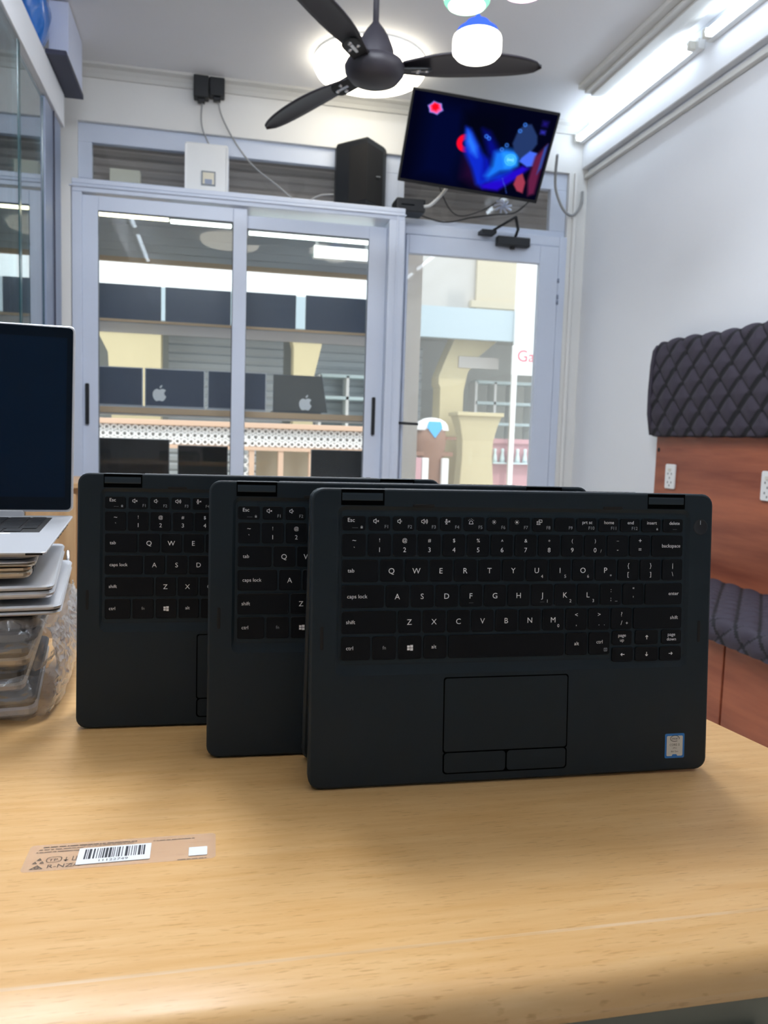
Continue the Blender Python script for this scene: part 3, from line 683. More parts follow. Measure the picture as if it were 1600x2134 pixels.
for j in range(NY-1):
    for i in range(NX-1): k = j*NX+i; f.f.append((k, k+NX, k+NX+1, k+1)); f.m.append(0); f.s.append(False)
sc = f.build('screen', 'tv', o); ca = sc.data.color_attributes.new('picture', 'FLOAT_COLOR', 'POINT')
ca.data.foreach_set('color', [v for row in img for c in row for v in lin(c)])
f = MB(); f.box(.25, .45, .08, .12, -.16, -.05); f.box(.30, .34, .02, .30, -.06, -.05); f.box(.40, .44, .02, .30, -.06, -.05); f.box(.33, .39, .09, .11, -.24, -.15); f.build('wall_bracket', 'off_white', o)

# ------------------------------------------------------------------ things on the ledge and upper wall
t = thing('loudspeaker', 'black angular loudspeaker standing on the window ledge left of the television', 'loudspeaker', (.735, 4.20, 2.195))
pts = [(.602, 4.318), (.602, 4.262), (.652, 4.205), (.738, 4.112), (.852, 4.235), (.868, 4.262), (.868, 4.318)]
def inset(p, k):
    cx = sum(x for x, y in p)/len(p); cy = sum(y for x, y in p)/len(p); return [(cx+(x-cx)*k, cy+(y-cy)*k) for x, y in p]
f = MB(); f.loft([[(x, y, z) for x, y in inset(pts, k)] for z, k in ((2.195, .97), (2.20, 1), (2.525, 1), (2.535, .97))]); f.build('cabinet', 'black', t, world=True)
f = MB(); gp = [(.660, 4.195), (.738, 4.110), (.842, 4.222)]
f.loft([[(gp[0][0], gp[0][1], z), (gp[1][0], gp[1][1]-.002, z), (gp[2][0], gp[2][1], z), (gp[2][0], gp[2][1]+.006, z), (gp[1][0], gp[1][1]+.006, z), (gp[0][0], gp[0][1]+.006, z)] for z in (2.225, 2.505)])
f.build('grille', 'black_rubber', t, world=True)
f = MB(); f.box(.80, .822, 4.172, 4.20, 2.36, 2.366); f.build('badge', 'silver_dark', t, world=True)
t = thing('router', 'white router box with small grey square window, standing on the ledge between transom panes', 'router', (-.056, 4.26, 2.195))
MB().box(-.165, .045, 4.235, 4.285, 2.195, 2.462).build('case', 'white_plastic', t, world=True, bevel=.008)
for x0 in (-.167, .037): MB().box(x0, x0+.010, 4.232, 4.24, 2.21, 2.45).build('side_rib', 'paper', t, world=True, bevel=.002)
MB().box(-.085, -.015, 4.231, 4.236, 2.255, 2.325).build('window', 'silver_dark', t, world=True)
MB().box(-.078, -.022, 4.2295, 4.231, 2.262, 2.318).build('sticker', 'cream', t, world=True)
MB().box(-.068, -.032, 4.229, 4.2296, 2.262, 2.285).build('sticker_print', 'alu_grey', t, world=True)
for x0, x1, z0, lab in ((-.127, -.052, 2.682, 'black plug adapter high on the front wall, left of the pair'), (-.050, .026, 2.698, 'black plug adapter high on the front wall, right of the pair')):
    t = thing('plug_adapter', lab, 'adapter', ((x0+x1)/2, 4.27, z0), group='black adapters under the cornice')
    MB().box(x0, x1, 4.235, 4.298, z0, 2.788 if x0 < -.1 else 2.786).build('body', 'black', t, world=True, bevel=.006)
    MB().box((x0+x1)/2-.018, (x0+x1)/2+.018, 4.25, 4.285, z0-.018, z0).build('cable_boot', 'black', t, world=True, bevel=.004)
def cable(name, pts, r, m, label):
    return tag(MB().tube(pts, r).build(name, m, origin=pts[0]), label, 'cable')
cable('cable', [(-.085, 4.27, 2.67), (-.089, 4.285, 2.60), (-.080, 4.285, 2.54), (-.05, 4.275, 2.47), (-.045, 4.262, 2.455)], .0035, 'cable_grey', 'thin pale cable from the left adapter down to the white router')
cable('cable', [(-.008, 4.27, 2.69), (.008, 4.285, 2.63), (.048, 4.285, 2.55), (.105, 4.285, 2.465), (.18, 4.285, 2.385), (.29, 4.27, 2.305), (.39, 4.25, 2.23), (.45, 4.26, 2.232), (.52, 4.27, 2.27), (.595, 4.28, 2.285)], .004, 'cable_grey', 'grey cable from the right adapter swooping down to the loudspeaker')
cable('cable', [(1.79, 4.16, 2.57), (1.815, 4.23, 2.50), (1.839, 4.27, 2.42), (1.887, 4.275, 2.325), (1.945, 4.275, 2.292), (1.992, 4.27, 2.35), (2.003, 4.28, 2.43)], .0075, 'cable_grey', 'thick grey cable looping from the television to the right corner')
cable('cable', [(1.05, 4.14, 2.225), (1.09, 4.15, 2.24), (1.14, 4.13, 2.29), (1.18, 4.12, 2.345), (1.22, 4.15, 2.40)], .008, 'cable_white', 'thick white cable rising behind the television beside the set-top box')
cable('cable', [(1.0, 4.31, 2.25), (1.2, 4.30, 2.20), (1.36, 4.29, 2.235), (1.5, 4.30, 2.265), (1.62, 4.31, 2.29), (1.70, 4.30, 2.36)], .004, 'cable_black', 'black cable running along the transom below the television')
cable('cable', [(1.15, 4.26, 2.40), (1.22, 4.25, 2.26), (1.30, 4.24, 2.225), (1.45, 4.25, 2.29), (1.52, 4.25, 2.35)], .003, 'cable_black', 'thin black cable drooping in a loop behind the television')
t = thing('set_top_box', 'black set-top box below the lower left corner of the television', 'set-top box', (.98, 4.2, 2.2))
MB().box(.905, 1.06, 4.14, 4.27, 2.195, 2.262).build('case', 'black', t, world=True, bevel=.006)
MB().box(.93, 1.0, 4.138, 4.14, 2.225, 2.232).build('display_strip', 'black_gloss', t, world=True)
f = MB(); rnd = random.Random(3)
for k in range(9):
    a = k*2*PI/9; L = [(1.51, 4.22, 2.285), (1.51+.02*math.cos(a), 4.20+.01*math.sin(a*2), 2.285+.02*math.sin(a)), (1.51+.05*math.cos(a+.3), 4.21, 2.285+.035*math.sin(a+.3))]
    f.tube(L, .006, 6)
tag(f.build('ribbon_bow', 'lilac', origin=(1.51, 4.22, 2.25)), 'small pale bow of plastic tie below the television', 'bow')

# ------------------------------------------------------------------ left wall: glass cabinet, beam, box with blue plastic
t = thing('glass_cabinet', 'tall wall cabinet with greenish sliding glass doors at the left edge', 'cabinet', (-.88, 3.0, 0))
f = MB(); f.box(LX+.005, -.72, 1.3, 3.98, 0, .06); f.box(LX+.005, LX+.02, 1.3, 3.98, .06, 2.38); f.box(LX+.02, -.72, 1.3, 1.32, .06, 2.38); f.box(LX+.02, -.74, 3.96, 3.98, .06, 2.38); f.box(LX+.005, -.72, 1.3, 3.98, 2.36, 2.385)
f.build('carcass', 'case_panel', t, world=True)
for z in (.5, .92, 1.34, 1.76): MB().box(LX+.02, -.76, 1.32, 3.96, z, z+.012).build('shelf', 'shelf', t, world=True)
for y0, y1, x in ((1.34, 2.28, -.706), (2.22, 3.14, -.700), (3.08, 3.64, -.718)):
    p = MB().box(x-.003, x+.003, y0, y1, .06, 2.37).build('glass_door', 'cab_glass', t, world=True)
    MB().box(x-.005, x+.005, y1-.006, y1+.026, .06, 2.37).build('glass_edge', 'glass_edge', p, world=True)
MB().box(-.745, -.705, 3.64, 3.98, 0, 2.38).build('end_post', 'alu_grey', t, world=True, bevel=.004)
MB().box(-.704, -.698, 3.80, 3.806, 0, 2.38).build('post_groove', 'navy', t, world=True)
struct('trim_14', MB().box(LX, -.695, BY, 4.02, 2.388, 2.535), 'wall', bevel=.003)
struct('trim_15', MB().box(LX, -.695, BY, 2.6, 2.535, CZ), 'wall')
t = thing('pelmet_box', 'white overhead box with dark navy underside above the glass cabinet', 'overhead box', (-.66, 3.85, 2.54))
MB().box(-.70, -.622, 3.70, 4.05, 2.56, 2.785).build('box_body', 'lilac', t, world=True)
MB().box(-.70, -.618, 3.62, 4.06, 2.537, 2.557).build('underside', 'navy', t, world=True)
f = MB(); N = 16; K = 14; L = []
for i in range(N+1):
    v = i/N; loop = []
    for k in range(K):
        a = 2*PI*k/K; rr_ = (.098-.062*(1-v)**2.0)*(1+.14*math.sin(3*a+5*v)+.08*math.sin(7*a-9*v))
        loop.append((-.735-.02*v+rr_*math.cos(a)*.62+.02*math.sin(v*3), 3.58+rr_*1.5*math.sin(a), 2.540+.244*v))
    L.append(loop)
f.loft(L, 0, True, True, True)
tag(f.build('plastic_bag', 'blue_film', origin=(-.735, 3.58, 2.54)), 'crumpled shiny blue plastic bag on top of the glass cabinet beam', 'plastic bag')
# tan cupboard seen between the stack and the laptops
t = thing('cupboard', 'low tan wooden cupboard below the window, behind the laptop stack', 'cupboard', (-.50, 3.2, 0))
f = MB(); f.box(-.66, -.30, 3.0, 3.4, .05, .80); f.box(-.672, -.28, 2.98, 3.42, .80, .82); f.box(-.64, -.32, 3.02, 3.38, 0, .05); f.build('body', 'tan', t, world=True, bevel=.003)
for x0, x1 in ((-.655, -.485), (-.475, -.305)):
    d = MB().box(x0, x1, 2.982, 3.0, .07, .78).build('door', 'tan', t, world=True, bevel=.003)
    MB().tube([((x0+x1)/2+.06, 2.97, .46), ((x0+x1)/2+.06, 2.97, .58)], .006, smoothpath=False).build('handle', 'chrome', d, world=True)

# ------------------------------------------------------------------ booth bench on the right
t = thing('booth_bench', 'booth bench of reddish wood with charcoal quilted cushions along the right wall', 'bench', (1.8, 2.3, 0))
BY0, BY1 = .6, 3.335
MB().box(1.994, 2.03, BY0, BY1, 0, 1.075).build('back_panel', 'redwood', t, world=True, bevel=.003)
def quilt_pad(name, fn, LU, LV, du, dv, puff, parent, seam=(.40, .15)):
    """fn(u,v,h) -> world point; LU, LV lengths; diamonds du x dv; h outward height"""
    st = .0062; nu = int(LU/st); nv = int(LV/st); vs = []; hm = []
    for j in range(nv+1):
        for i in range(nu+1):
            u, v = LU*i/nu, LV*j/nv
            a = abs(math.sin(PI*(u/du-v/dv))); b = abs(math.sin(PI*(u/du+v/dv))); m_ = min(a, b)
            ridge = .006*math.exp(-(a/.12)**2)
            h = puff*(m_**.55)+ridge*.9
            vs.append(fn(u, v, h)); hm.append(1 if a < seam[0] or b < seam[1] else 0)
    f = MB(); w_ = nu+1
    f.v = [Vector(p) for p in vs]
    for j in range(nv):
        for i in range(nu):
            k = j*w_+i; f.f.append((k, k+1, k+w_+1, k+w_)); f.m.append(hm[k]); f.s.append(True)
    return f.build(name, ['quilt', 'quilt_seam'], parent, world=True)
# back cushion: profile runs from the bottom front, up the face and over the top
CB, CT = 1.062, 1.478
def prof_back(v, h):
    # v: 0 bottom underside .. ; straight part then round top
    x0 = 1.962
    if v < .03: return (x0+.03-v, CB-h*.3) 
    v -= .03; H = CT-CB-.035
    bulge = .012*math.sin(PI*min(1, v/H))
    if v < H: return (x0-bulge-h, CB+v)
    a = (v-H)/.035; a = min(a, PI/2+.4)
    return (x0+.035-.035*math.cos(a)-h*math.cos(a), CB+H+.035*math.sin(a)+h*math.sin(a))
def fb(u, v, h):
    x, z = prof_back(v, h); y = BY1-u
    e = min(1, u/.03); sag = .004*math.sin(u*9)
    if u < .03: x = x+(.03-u)**2*26
    return (x, y, z+sag*(1 if v > .3 else 0))
q = quilt_pad('back_cushion', fb, BY1-BY0, .51, .128, .128, .016, t)
MB().box(1.975, 2.03, BY0+.01, BY1-.004, CB+.005, CT-.03).build('cushion_core', 'quilt', q, world=True, bevel=.01)
# far end cap of the cushion
f = MB(); ec = [(2.012, CB+.004), (1.955, CB+.004), (1.938, CB+.10), (1.936, CB+.2), (1.94, CB+.32), (1.948, CT-.03), (1.965, CT-.004), (2.012, CT-.004)]
f.loft([[(x, BY1-.02, z) for x, z in ec], [(x, BY1+.004, z) for x, z in ec], [(1.99+(x-1.99)*.8, BY1+.016, 1.27+(z-1.27)*.9) for x, z in ec]], 0, True); f.build('cushion_end', 'quilt', q, world=True)
# seat
SX0, SX1, SZ = 1.56, 1.99, .475
def fs(u, v, h):
    y = BY1-.02-u
    # v from the back edge to the front, then round down
    flat_ = SX1-SX0-.03
    if v < flat_: x, z = SX1-v, SZ+h+.012*math.sin(PI*v/flat_)
    elif v < flat_+.055:
        a = (v-flat_)/.035; x, z = SX0+.03-(.035+h)*math.sin(a), SZ-.035+(.035+h)*math.cos(a)
    else:
        x, z = SX0-.005-h, SZ-.035-(v-flat_-.055)
    return (x, y, z)
q = quilt_pad('seat_cushion', fs, BY1-.02-BY0, SX1-SX0-.03+.055+.035, .11, .085, .012, t, (.24, .20))
MB().box(SX0+.012, SX1, BY0+.01, BY1-.03, SZ-.08, SZ-.003).build('cushion_core', 'quilt', q, world=True, bevel=.012)
sb_ = MB().box(SX0+.04, 1.99, BY0, BY1, .06, SZ-.07).box(SX0+.07, 1.99, BY0+.02, BY1-.02, 0, .06).build('seat_base', 'redwood', t, world=True)
for y0, y1 in ((.62, 1.14), (1.15, 1.66), (1.67, 2.18), (2.19, 2.74), (2.75, 3.32)): MB().box(SX0+.03, SX0+.04, y0, y1, .07, SZ-.075).build('base_panel', 'redwood', t, world=True, bevel=.002)
MB().lathe([(.0005, 0), (.012, 0), (.010, .003), (.0005, .003)], 16, 0, Matrix.Translation((1.996, 3.312, 1.0)) @ Matrix.Rotation(-PI/2, 4, 'Y')).build('cable_hole', 'black_rubber', t, world=True)
def outlet(y, z, label):
    o = thing('power_outlet', label, 'power outlet', (1.99, y, z), group='white outlets on the bench back')
    T = Matrix.Translation((1.9935, y, z)) @ Matrix.Rotation(-PI/2, 4, 'Z') @ Matrix.Rotation(PI/2, 4, 'X')
    MB().rbox(-.038, .038, -.055, .055, 0, .009, .008, .002, T=T).build('plate', 'white_plastic', o, world=True)
    s = MB(); s.box(-.012, .008, .024, .036, .009, .013, T=T); s.build('switch', 'off_white', o, world=True)
    h = MB()
    for dx, dy in ((-.014, .012), (.014, .012), (0, -.006), (-.014, -.026), (.014, -.026), (0, -.040)): h.box(dx-.003, dx+.003, dy-.004, dy+.004, .0091, .0096, T=T)
    h.build('socket_hole', 'silver_dark', o, world=True)
outlet(3.195, .883, 'white power outlet on the red wood bench back, beside the front laptop')
outlet(2.55, .881, 'white power outlet on the bench back cut by the right photo edge')

# ------------------------------------------------------------------ desk
t = thing('office_desk', 'light beech office desk with rounded front edge and grey-green metal body', 'desk', (-.1, .7, 0))
f = MB()
prof = [(1.02, .720), (1.0345, .7201), (1.035, .7205), (1.035, .7495), (1.0345, .7499), (1.02, .75), (.40, .75), (.379, .75), (.3755, .75), (.3732, .7499), (.3715, .7497), (.352, .7474), (.3445, .7445), (.3395, .7380), (.3380, .731), (.3405, .724), (.347, .720), (.36, .720)]
def xr(y): return .469+(.662-y)*.150
L = []
for x in (-.80, -.79, None):
    loop = []
    for y, z in prof:
        if x is None: loop.append((xr(y), y, z))
        else: loop.append((x, y, z))
    L.append(loop)
f.loft(L[::2], 0, True)
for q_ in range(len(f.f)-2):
    if q_ == 8: f.m[q_] = 1      # worn line at the front fold, paled to paint in its highlight
f.build('table_top', ['table', 'table_wear_glint'], t, world=True)
f = MB(); f.box(.05, .46, .378, .98, .05, .719); f.build('pedestal', 'desk_metal', t, world=True, bevel=.003)
for z0, z1 in ((.07, .38), (.385, .555), (.56, .700)):
    d = MB().box(.055, .455, .372, .378, z0, z1).build('drawer', 'desk_metal', t, world=True, bevel=.003)
    MB().box(.20, .31, .364, .372, z1-.03, z1-.018).build('handle', 'black', d, world=True, bevel=.002)
MB().box(-.75, -.70, .40, .98, 0, .719).build('side_panel', 'desk_metal', t, world=True, bevel=.003)
MB().box(-.70, .05, .94, .96, .30, .719).build('modesty_panel', 'desk_metal', t, world=True)
MB().box(-.70, .05, .375, .385, .655, .719).build('front_rail', 'desk_metal', t, world=True)
for x in (.08, .43):
    for y in (.41, .95): MB().lathe([(.018, 0), (.018, .05)], 14, 0, Matrix.Translation((x, y, 0)), cap0=True, cap1=True).build('foot', 'black', t, world=True)

# ------------------------------------------------------------------ labels stuck on the desk
TZ = .75
o = MB().rbox(-.110, .003, .477, .5085, TZ+.0001, TZ+.0003, .003, .00005).build('clear_label', 'film', origin=(-.05, .49, TZ+.0001)); tag(o, 'transparent label film with fine print stuck on the desk front', 'label')
f = MB(); z = TZ+.00035
rnd = random.Random(5)
def dashes(x0, x1, y, h, slope=0):
    x = x0
    while x < x1:
        l = rnd.uniform(.001, .005); l = min(l, x1-x)
        f.add([(x, y+slope*(x-x0)-h/2, z), (x+l, y+slope*(x+l-x0)-h/2, z), (x+l, y+slope*(x+l-x0)+h/2, z), (x, y+slope*(x-x0)+h/2, z)], [(0, 1, 2, 3)]); x += l+rnd.uniform(.0003, .0009)
dashes(-.102, -.046, .5050, .0009); dashes(-.104, -.078, .5020, .0007); dashes(-.105, -.079, .4990, .0007); dashes(-.078, -.048, .5030, .0006)
f.build('fine_print', 'ink_brown', o).location = (.05, -.49, -(TZ+.0001))
f = MB(); dashes(-.036, -.010, .5035, .0007); f.build('fine_print', 'ink_brown', o).location = (.05, -.49, -(TZ+.0001))
f = MB(); dashes(-.020, -.002, .4780, .0006); f.build('fine_print', 'ink_brown', o).location = (.05, -.49, -(TZ+.0001))
f = MB()
f.text('R-NZ', .0056, -.0955, .4800, z, align='L', sx=1.1); f.text('EAC', .0058, -.0822, .4800, z, align='L', sx=.55)
f.text('TP.', .0040, -.0930, .4878, z, sx=1.2)
def outline(pts, wd, m=0):
    n = len(pts)
    cx = sum(p[0] for p in pts)/n; cy = sum(p[1] for p in pts)/n
    for i in range(n):
        a, b = pts[i], pts[(i+1) % n]
        f.add([(a[0], a[1], z), (b[0], b[1], z), (cx+(b[0]-cx)*wd, cy+(b[1]-cy)*wd, z), (cx+(a[0]-cx)*wd, cy+(a[1]-cy)*wd, z)], [(0, 1, 2, 3)], m)
outline([(p[0], p[1]) for p in rr(-.0975, .4862, -.0885, .4928, .0025, 4)], .88)
outline([(-.1055, .4795), (-.0975, .4795), (-.1015, .4842)], .70)
outline([(-.1015+.0015*math.cos(k*PI/6), .4812+.0012*math.sin(k*PI/6)) for k in range(12)], .5)
for cx, cy in ((-.1035, .4868), (-.0995, .4868), (-.1015, .4905)): outline([(cx-.0015, cy-.001), (cx+.0015, cy-.001), (cx, cy+.0018)], .3)
f.box(-.0863, -.0858, .4865, .4915, z-.0001, z); f.prism([(-.0875, .4885), (-.0846, .4885), (-.08605, .4865)], z-.0001, z)
f.box(-.0825, -.0805, .487, .4875, z-.0001, z); f.box(-.0825, -.082, .487, .492, z-.0001, z); f.box(-.0805, -.080, .487, .492, z-.0001, z)
f.build('printed_mark', 'ink_brown', o).location = (.05, -.49, -(TZ+.0001))
T = Matrix.Translation((-.0582, .4908, TZ+.0004)) @ Matrix.Rotation(rad(1.0), 4, 'Z')
o = MB().rbox(-.0215, .0215, -.0096, .0096, 0, .0002, .0004, .00005, T=T).build('barcode_label', 'paper', origin=(-.058, .491, TZ+.0004)); tag(o, 'white barcode sticker with printed number lying over the clear label film', 'label')
f = MB(); x = -.0178; rnd = random.Random(11)
pat = [2,1,1,1,3,2,2,2,1,2,1,1,1,1,2,1,3,1,3,1,1,1,1,2,1,1,2,2,1,3,3,1,1,2,1,2,1,1,1,2,3,1,1,1,2]
u_ = .0358/sum(pat)
for i, k in enumerate(pat):
    if i % 2 == 0: f.box(x, x+k*u_, -.0040, .0078, .0002, .00025, T=T)
    x += k*u_
f.text('11122749', .0036, 0, -.0080, .00026, T=T, sx=1.25)
f.build('barcode', 'ink', o).location = (.058, -.491, -(TZ+.0004))
tag(MB().rbox(-.0135, -.0022, .4812, .4915, TZ+.0004, TZ+.0006, .0006, .00005).build('blank_label', 'paper', origin=(-.008, .486, TZ+.0004)), 'small white square sticker at the right end of the clear label film', 'label')

# ------------------------------------------------------------------ black convertible laptops standing as tents
LW, LH, LT = .324, .2257, .0115
K0, U, KW = .0231, .01909, .0173
ROWS = {'f': (.1945, .2050), 'n': (.1750, .1918), 'q': (.1557, .1725), 'a': (.1362, .1531), 'z': (.1167, .1336), 'b': (.0968, .1143)}
def icon(f, kind, x, y, s, z, m):
    def seg(x0, y0, x1, y1, w_=.10):
        d = Vector((x1-x0, y1-y0)); L_ = d.length
        if L_ == 0: return
        nx, ny = -d.y/L_*w_/2, d.x/L_*w_/2
        f.add([(x+s*(a), y+s*(b), z) for a, b in ((x0+nx, y0+ny), (x0-nx, y0-ny), (x1-nx, y1-ny), (x1+nx, y1+ny))], [(0, 1, 2, 3)], m)
    def arc(cx, cy, r, a0, a1, n=8):
        P = [(cx+r*math.cos(rad(a0+(a1-a0)*i/n)), cy+r*math.sin(rad(a0+(a1-a0)*i/n))) for i in range(n+1)]
        for p, q in zip(P, P[1:]): seg(p[0], p[1], q[0], q[1], .09)
    if kind.startswith('spk'):
        for a, b in (((-.5, .2), (-.3, .2)), ((-.3, .2), (.0, .45)), ((0, .45), (0, -.45)), ((0, -.45), (-.3, -.2)), ((-.3, -.2), (-.5, -.2)), ((-.5, -.2), (-.5, .2))): seg(*a, *b)
        if kind == 'spkx': seg(.2, .15, .5, -.15); seg(.2, -.15, .5, .15)
        if kind == 'spk1': arc(-.05, 0, .3, -30, 30)
        if kind == 'spk3': arc(-.05, 0, .3, -35, 35); arc(-.05, 0, .5, -40, 40); arc(-.05, 0, .7, -40, 40)
    elif kind == 'micx':
        for a, b in (((-.35, .45), (-.35, 0)), ((-.15, .45), (-.15, 0)), ((-.35, .45), (-.15, .45)), ((-.35, 0), (-.15, 0)), ((-.25, -.2), (-.25, -.45)), ((-.45, -.45), (-.05, -.45))): seg(*a, *b)
        arc(-.25, .05, .28, 180, 360); seg(.15, .2, .45, -.1); seg(.15, -.1, .45, .2)
    elif kind == 'kbd':
        seg(-.4, -.4, .4, -.4); seg(-.4, -.4, -.3, -.1); seg(.4, -.4, .3, -.1); arc(0, -.1, .3, 0, 180)
        for a in (30, 60, 90, 120, 150): seg(.48*math.cos(rad(a)), .48*math.sin(rad(a)), .62*math.cos(rad(a)), .62*math.sin(rad(a)), .07)
    elif kind.startswith('sun'):
        r = .16 if kind == 'sun1' else .2
        f.add([(x+s*r*math.cos(k*PI/5), y+s*r*math.sin(k*PI/5), z) for k in range(10)], [tuple(range(10))], m)
        for k in range(8): seg((r+.12)*math.cos(k*PI/4), (r+.12)*math.sin(k*PI/4), (r+.24)*math.cos(k*PI/4), (r+.24)*math.sin(k*PI/4), .09)
    elif kind == 'disp':
        for a, b in (((-.5, -.1), (.1, -.1)), ((-.5, .2), (.1, .2)), ((-.5, -.1), (-.5, .2)), ((.1, -.1), (.1, .2)), ((-.55, -.4), (.15, -.4)), ((-.55, -.4), (-.5, -.2)), ((.15, -.4), (.1, -.2)), ((-.1, .5), (.5, .5)), ((.5, .5), (.5, 0)), ((-.1, .5), (-.1, .3)), ((.2, 0), (.5, 0))): seg(*a, *b)
    elif kind == 'lock':
        f.add([(x+s*a, y+s*b, z) for a, b in ((-.28, -.45), (.28, -.45), (.28, .05), (-.28, .05))], [(0, 1, 2, 3)], m); arc(0, .05, .2, 0, 180)
    elif kind == 'led': seg(-1.6, 0, 1.6, 0, .10)
    elif kind == 'menu':
        for a, b in (((-.35, .35), (.35, .35)), ((-.35, -.35), (.35, -.35)), ((-.35, -.35), (-.35, .35)), ((.35, -.35), (.35, .35)), ((-.15, .1), (.15, .1)), ((-.15, -.1), (.15, -.1))): seg(*a, *b)
    elif kind == 'win':
        for a, b, c, d in ((-.48, .04, -.05, .40), (.03, .04, .5, .47), (-.48, -.40, -.05, -.04), (.03, -.47, .5, -.04)):
            f.add([(x+s*p, y+s*q, z) for p, q in ((a, b), (c, b), (c, d), (a, d))], [(0, 1, 2, 3)], m)
    elif kind in 'up down left right':
        a = {'up': 90, 'down': -90, 'left': 180, 'right': 0}[kind]; c, s_ = math.cos(rad(a)), math.sin(rad(a))
        def R(p, q): return (p*c-q*s_, p*s_+q*c)
        seg(*R(-.45, 0), *R(.4, 0), .15); seg(*R(.45, 0), *R(.1, .3), .15); seg(*R(.45, 0), *R(.1, -.3), .15)
KEYS = []
def key(x0, x1, y0, y1, *leg): KEYS.append((x0, x1, y0, y1, leg))
BIG, MID, SM = .0060, .0040, .0036
y0, y1 = ROWS['f']; ym = (y0+y1)/2
fk = [('spkx', 'F1'), ('spk1', 'F2'), ('spk3', 'F3'), ('micx', 'F4'), ('kbd', 'F5'), ('sun1', 'F6'), ('sun2', 'F7'), ('disp', 'F8'), (None, 'F9'), ('prt sc', 'F10'), ('home', 'F11'), ('end', 'F12'), ('insert', 'LOCK'), ('delete', None)]
key(K0-.0002, .0400, y0, y1, ('Esc', .0042, -.0047, .0010, 'L'), ('@lock', .0028, .0057, -.0026, 'C'), ('@led', .0013, .0008, -.0034, 'C'))
for i, (a, b) in enumerate(fk):
    x0 = .0426+i*.0183; x1 = x0+.0160 if i < 13 else .2975; leg = []
    if a in ('spkx', 'spk1', 'spk3', 'micx', 'kbd', 'sun1', 'sun2', 'disp'): leg.append(('@'+a, .0040, -.0026, .0017, 'C'))
    elif a: leg.append((a, .0037, .0004 if i < 13 else .0012, .0009 if i < 13 else .0008, 'C'))
    if b == 'LOCK': leg.append(('@lock', .0024, .0050, -.0026, 'C'))
    elif b: leg.append((b, .0036, .0064, -.0036, 'R'))
    if a == 'delete': leg.append(('@led', .0011, .0016, -.0030, 'C'))
    key(x0, x1, y0, y1, *leg)
y0, y1 = ROWS['n']
for i, (a, b) in enumerate([('~', '`'), ('!', '1'), ('@', '2'), ('#', '3'), ('$', '4'), ('%', '5'), ('^', '6'), ('&', '7'), ('*', '8'), ('(', '9'), (')', '0'), ('_', '-'), ('+', '=')]):
    s1 = .0040 if a not in '~+' else .0052
    dy = {'_': .0042, '^': .0018, '*': .0018, '~': .0020, '(': .0026, ')': .0026}.get(a, .0024)
    leg = [(a, s1, 0, dy, 'C'), (b, .0051, 0, -.0052 if b not in '`-=' else -.0046, 'C')]
    if b == '0': leg.append(('/', .0036, .0050, -.0054, 'C'))
    key(K0+i*U, K0+i*U+KW, y0, y1, *leg)
key(K0+13*U, .2978, y0, y1, ('backspace', .0040, .0112, -.0012, 'R'))
y0, y1 = ROWS['q']
key(K0, K0+1.5*U-(U-KW), y0, y1, ('tab', .0041, -.0094, -.0012, 'L'))
nums = {'U': '4', 'I': '5', 'O': '6', 'P': '*', 'J': '1', 'K': '2', 'L': '3', 'M': '0'}
def letters(row, start, chars):
    y0, y1 = ROWS[row]
    for i, c in enumerate(chars):
        x0 = K0+(start+i)*U; leg = []
        if len(c) == 1:
            leg.append((c, BIG, -.0002, -.0022, 'C'))
            if c in nums: leg.append((nums[c], .0036, .0042, -.0060, 'C'))
            if c in 'FJ': leg.append(('@led', .0011, .0, -.0055, 'C'))
        else:
            leg.append((c[0], .0049, 0, .0019, 'C')); leg.append((c[1], .0049, 0, -.0050, 'C'))
            if len(c) > 2: leg.append((c[2], .0040, .0046, -.0050, 'C'))
        key(x0, x0+KW, y0, y1, *leg)
letters('q', 1.5, ['Q', 'W', 'E', 'R', 'T', 'Y', 'U', 'I', 'O', 'P', '{[', '}]'])
key(K0+13.5*U, .2982, y0, y1, ('|', .0049, 0, .0019, 'C'), ('\\', .0049, 0, -.0050, 'C'))
y0, y1 = ROWS['a']
key(K0, K0+1.75*U-(U-KW), y0, y1, ('caps lock', .0041, -.0118, -.0012, 'L'))
letters('a', 1.75, ['A', 'S', 'D', 'F', 'G', 'H', 'J', 'K', 'L', ':;_', '"\''])
key(K0+12.75*U, .2983, y0, y1, ('enter', .0041, .0130, -.0010, 'R'))
y0, y1 = ROWS['z']
key(K0+.0002, K0+2.25*U-(U-KW), y0, y1, ('shift', .0041, -.0172, -.0010, 'L'))
letters('z', 2.25, ['Z', 'X', 'C', 'V', 'B', 'N', 'M', '<,', '>..', '?/+'])
key(K0+12.25*U, .2986, y0, y1, ('shift', .0041, .0175, -.0010, 'R'))
y0, y1 = ROWS['b']
for x0, x1, leg in ((.0233, .0448, ('ctrl', .0041, -.0072, -.0010, 'L')), (.0467, .0645, ('fn', .0038, 0, -.0010, 'C')), (.0665, .0842, ('@win', .0046, 0, -.0002, 'C')), (.0861, .1036, ('alt', .0040, -.0010, -.0010, 'C')), (.1055, .1984, None), (.2003, .2177, ('alt', .0040, 0, -.0010, 'C')), (.2196, .2368, ('ctrl', .0040, 0, .0000, 'C'))):
    lg = [leg] if leg else []
    if x0 == .2196: lg.append(('@menu', .0034, .0052, -.0050, 'C'))
    key(x0, x1, y0, y1, *lg)
A0, A1, B0, B1 = .1041, .1153, .0907, .1018
key(.2391, .2556, A0, A1, ('page', .0037, 0, .0008, 'C'), ('up', .0037, 0, -.0030, 'C'))
key(.2589, .2783, A0, A1, ('@up', .0036, 0, 0, 'C')); key(.2815, .2987, A0, A1, ('page', .0037, 0, .0008, 'C'), ('down', .0037, 0, -.0030, 'C'))
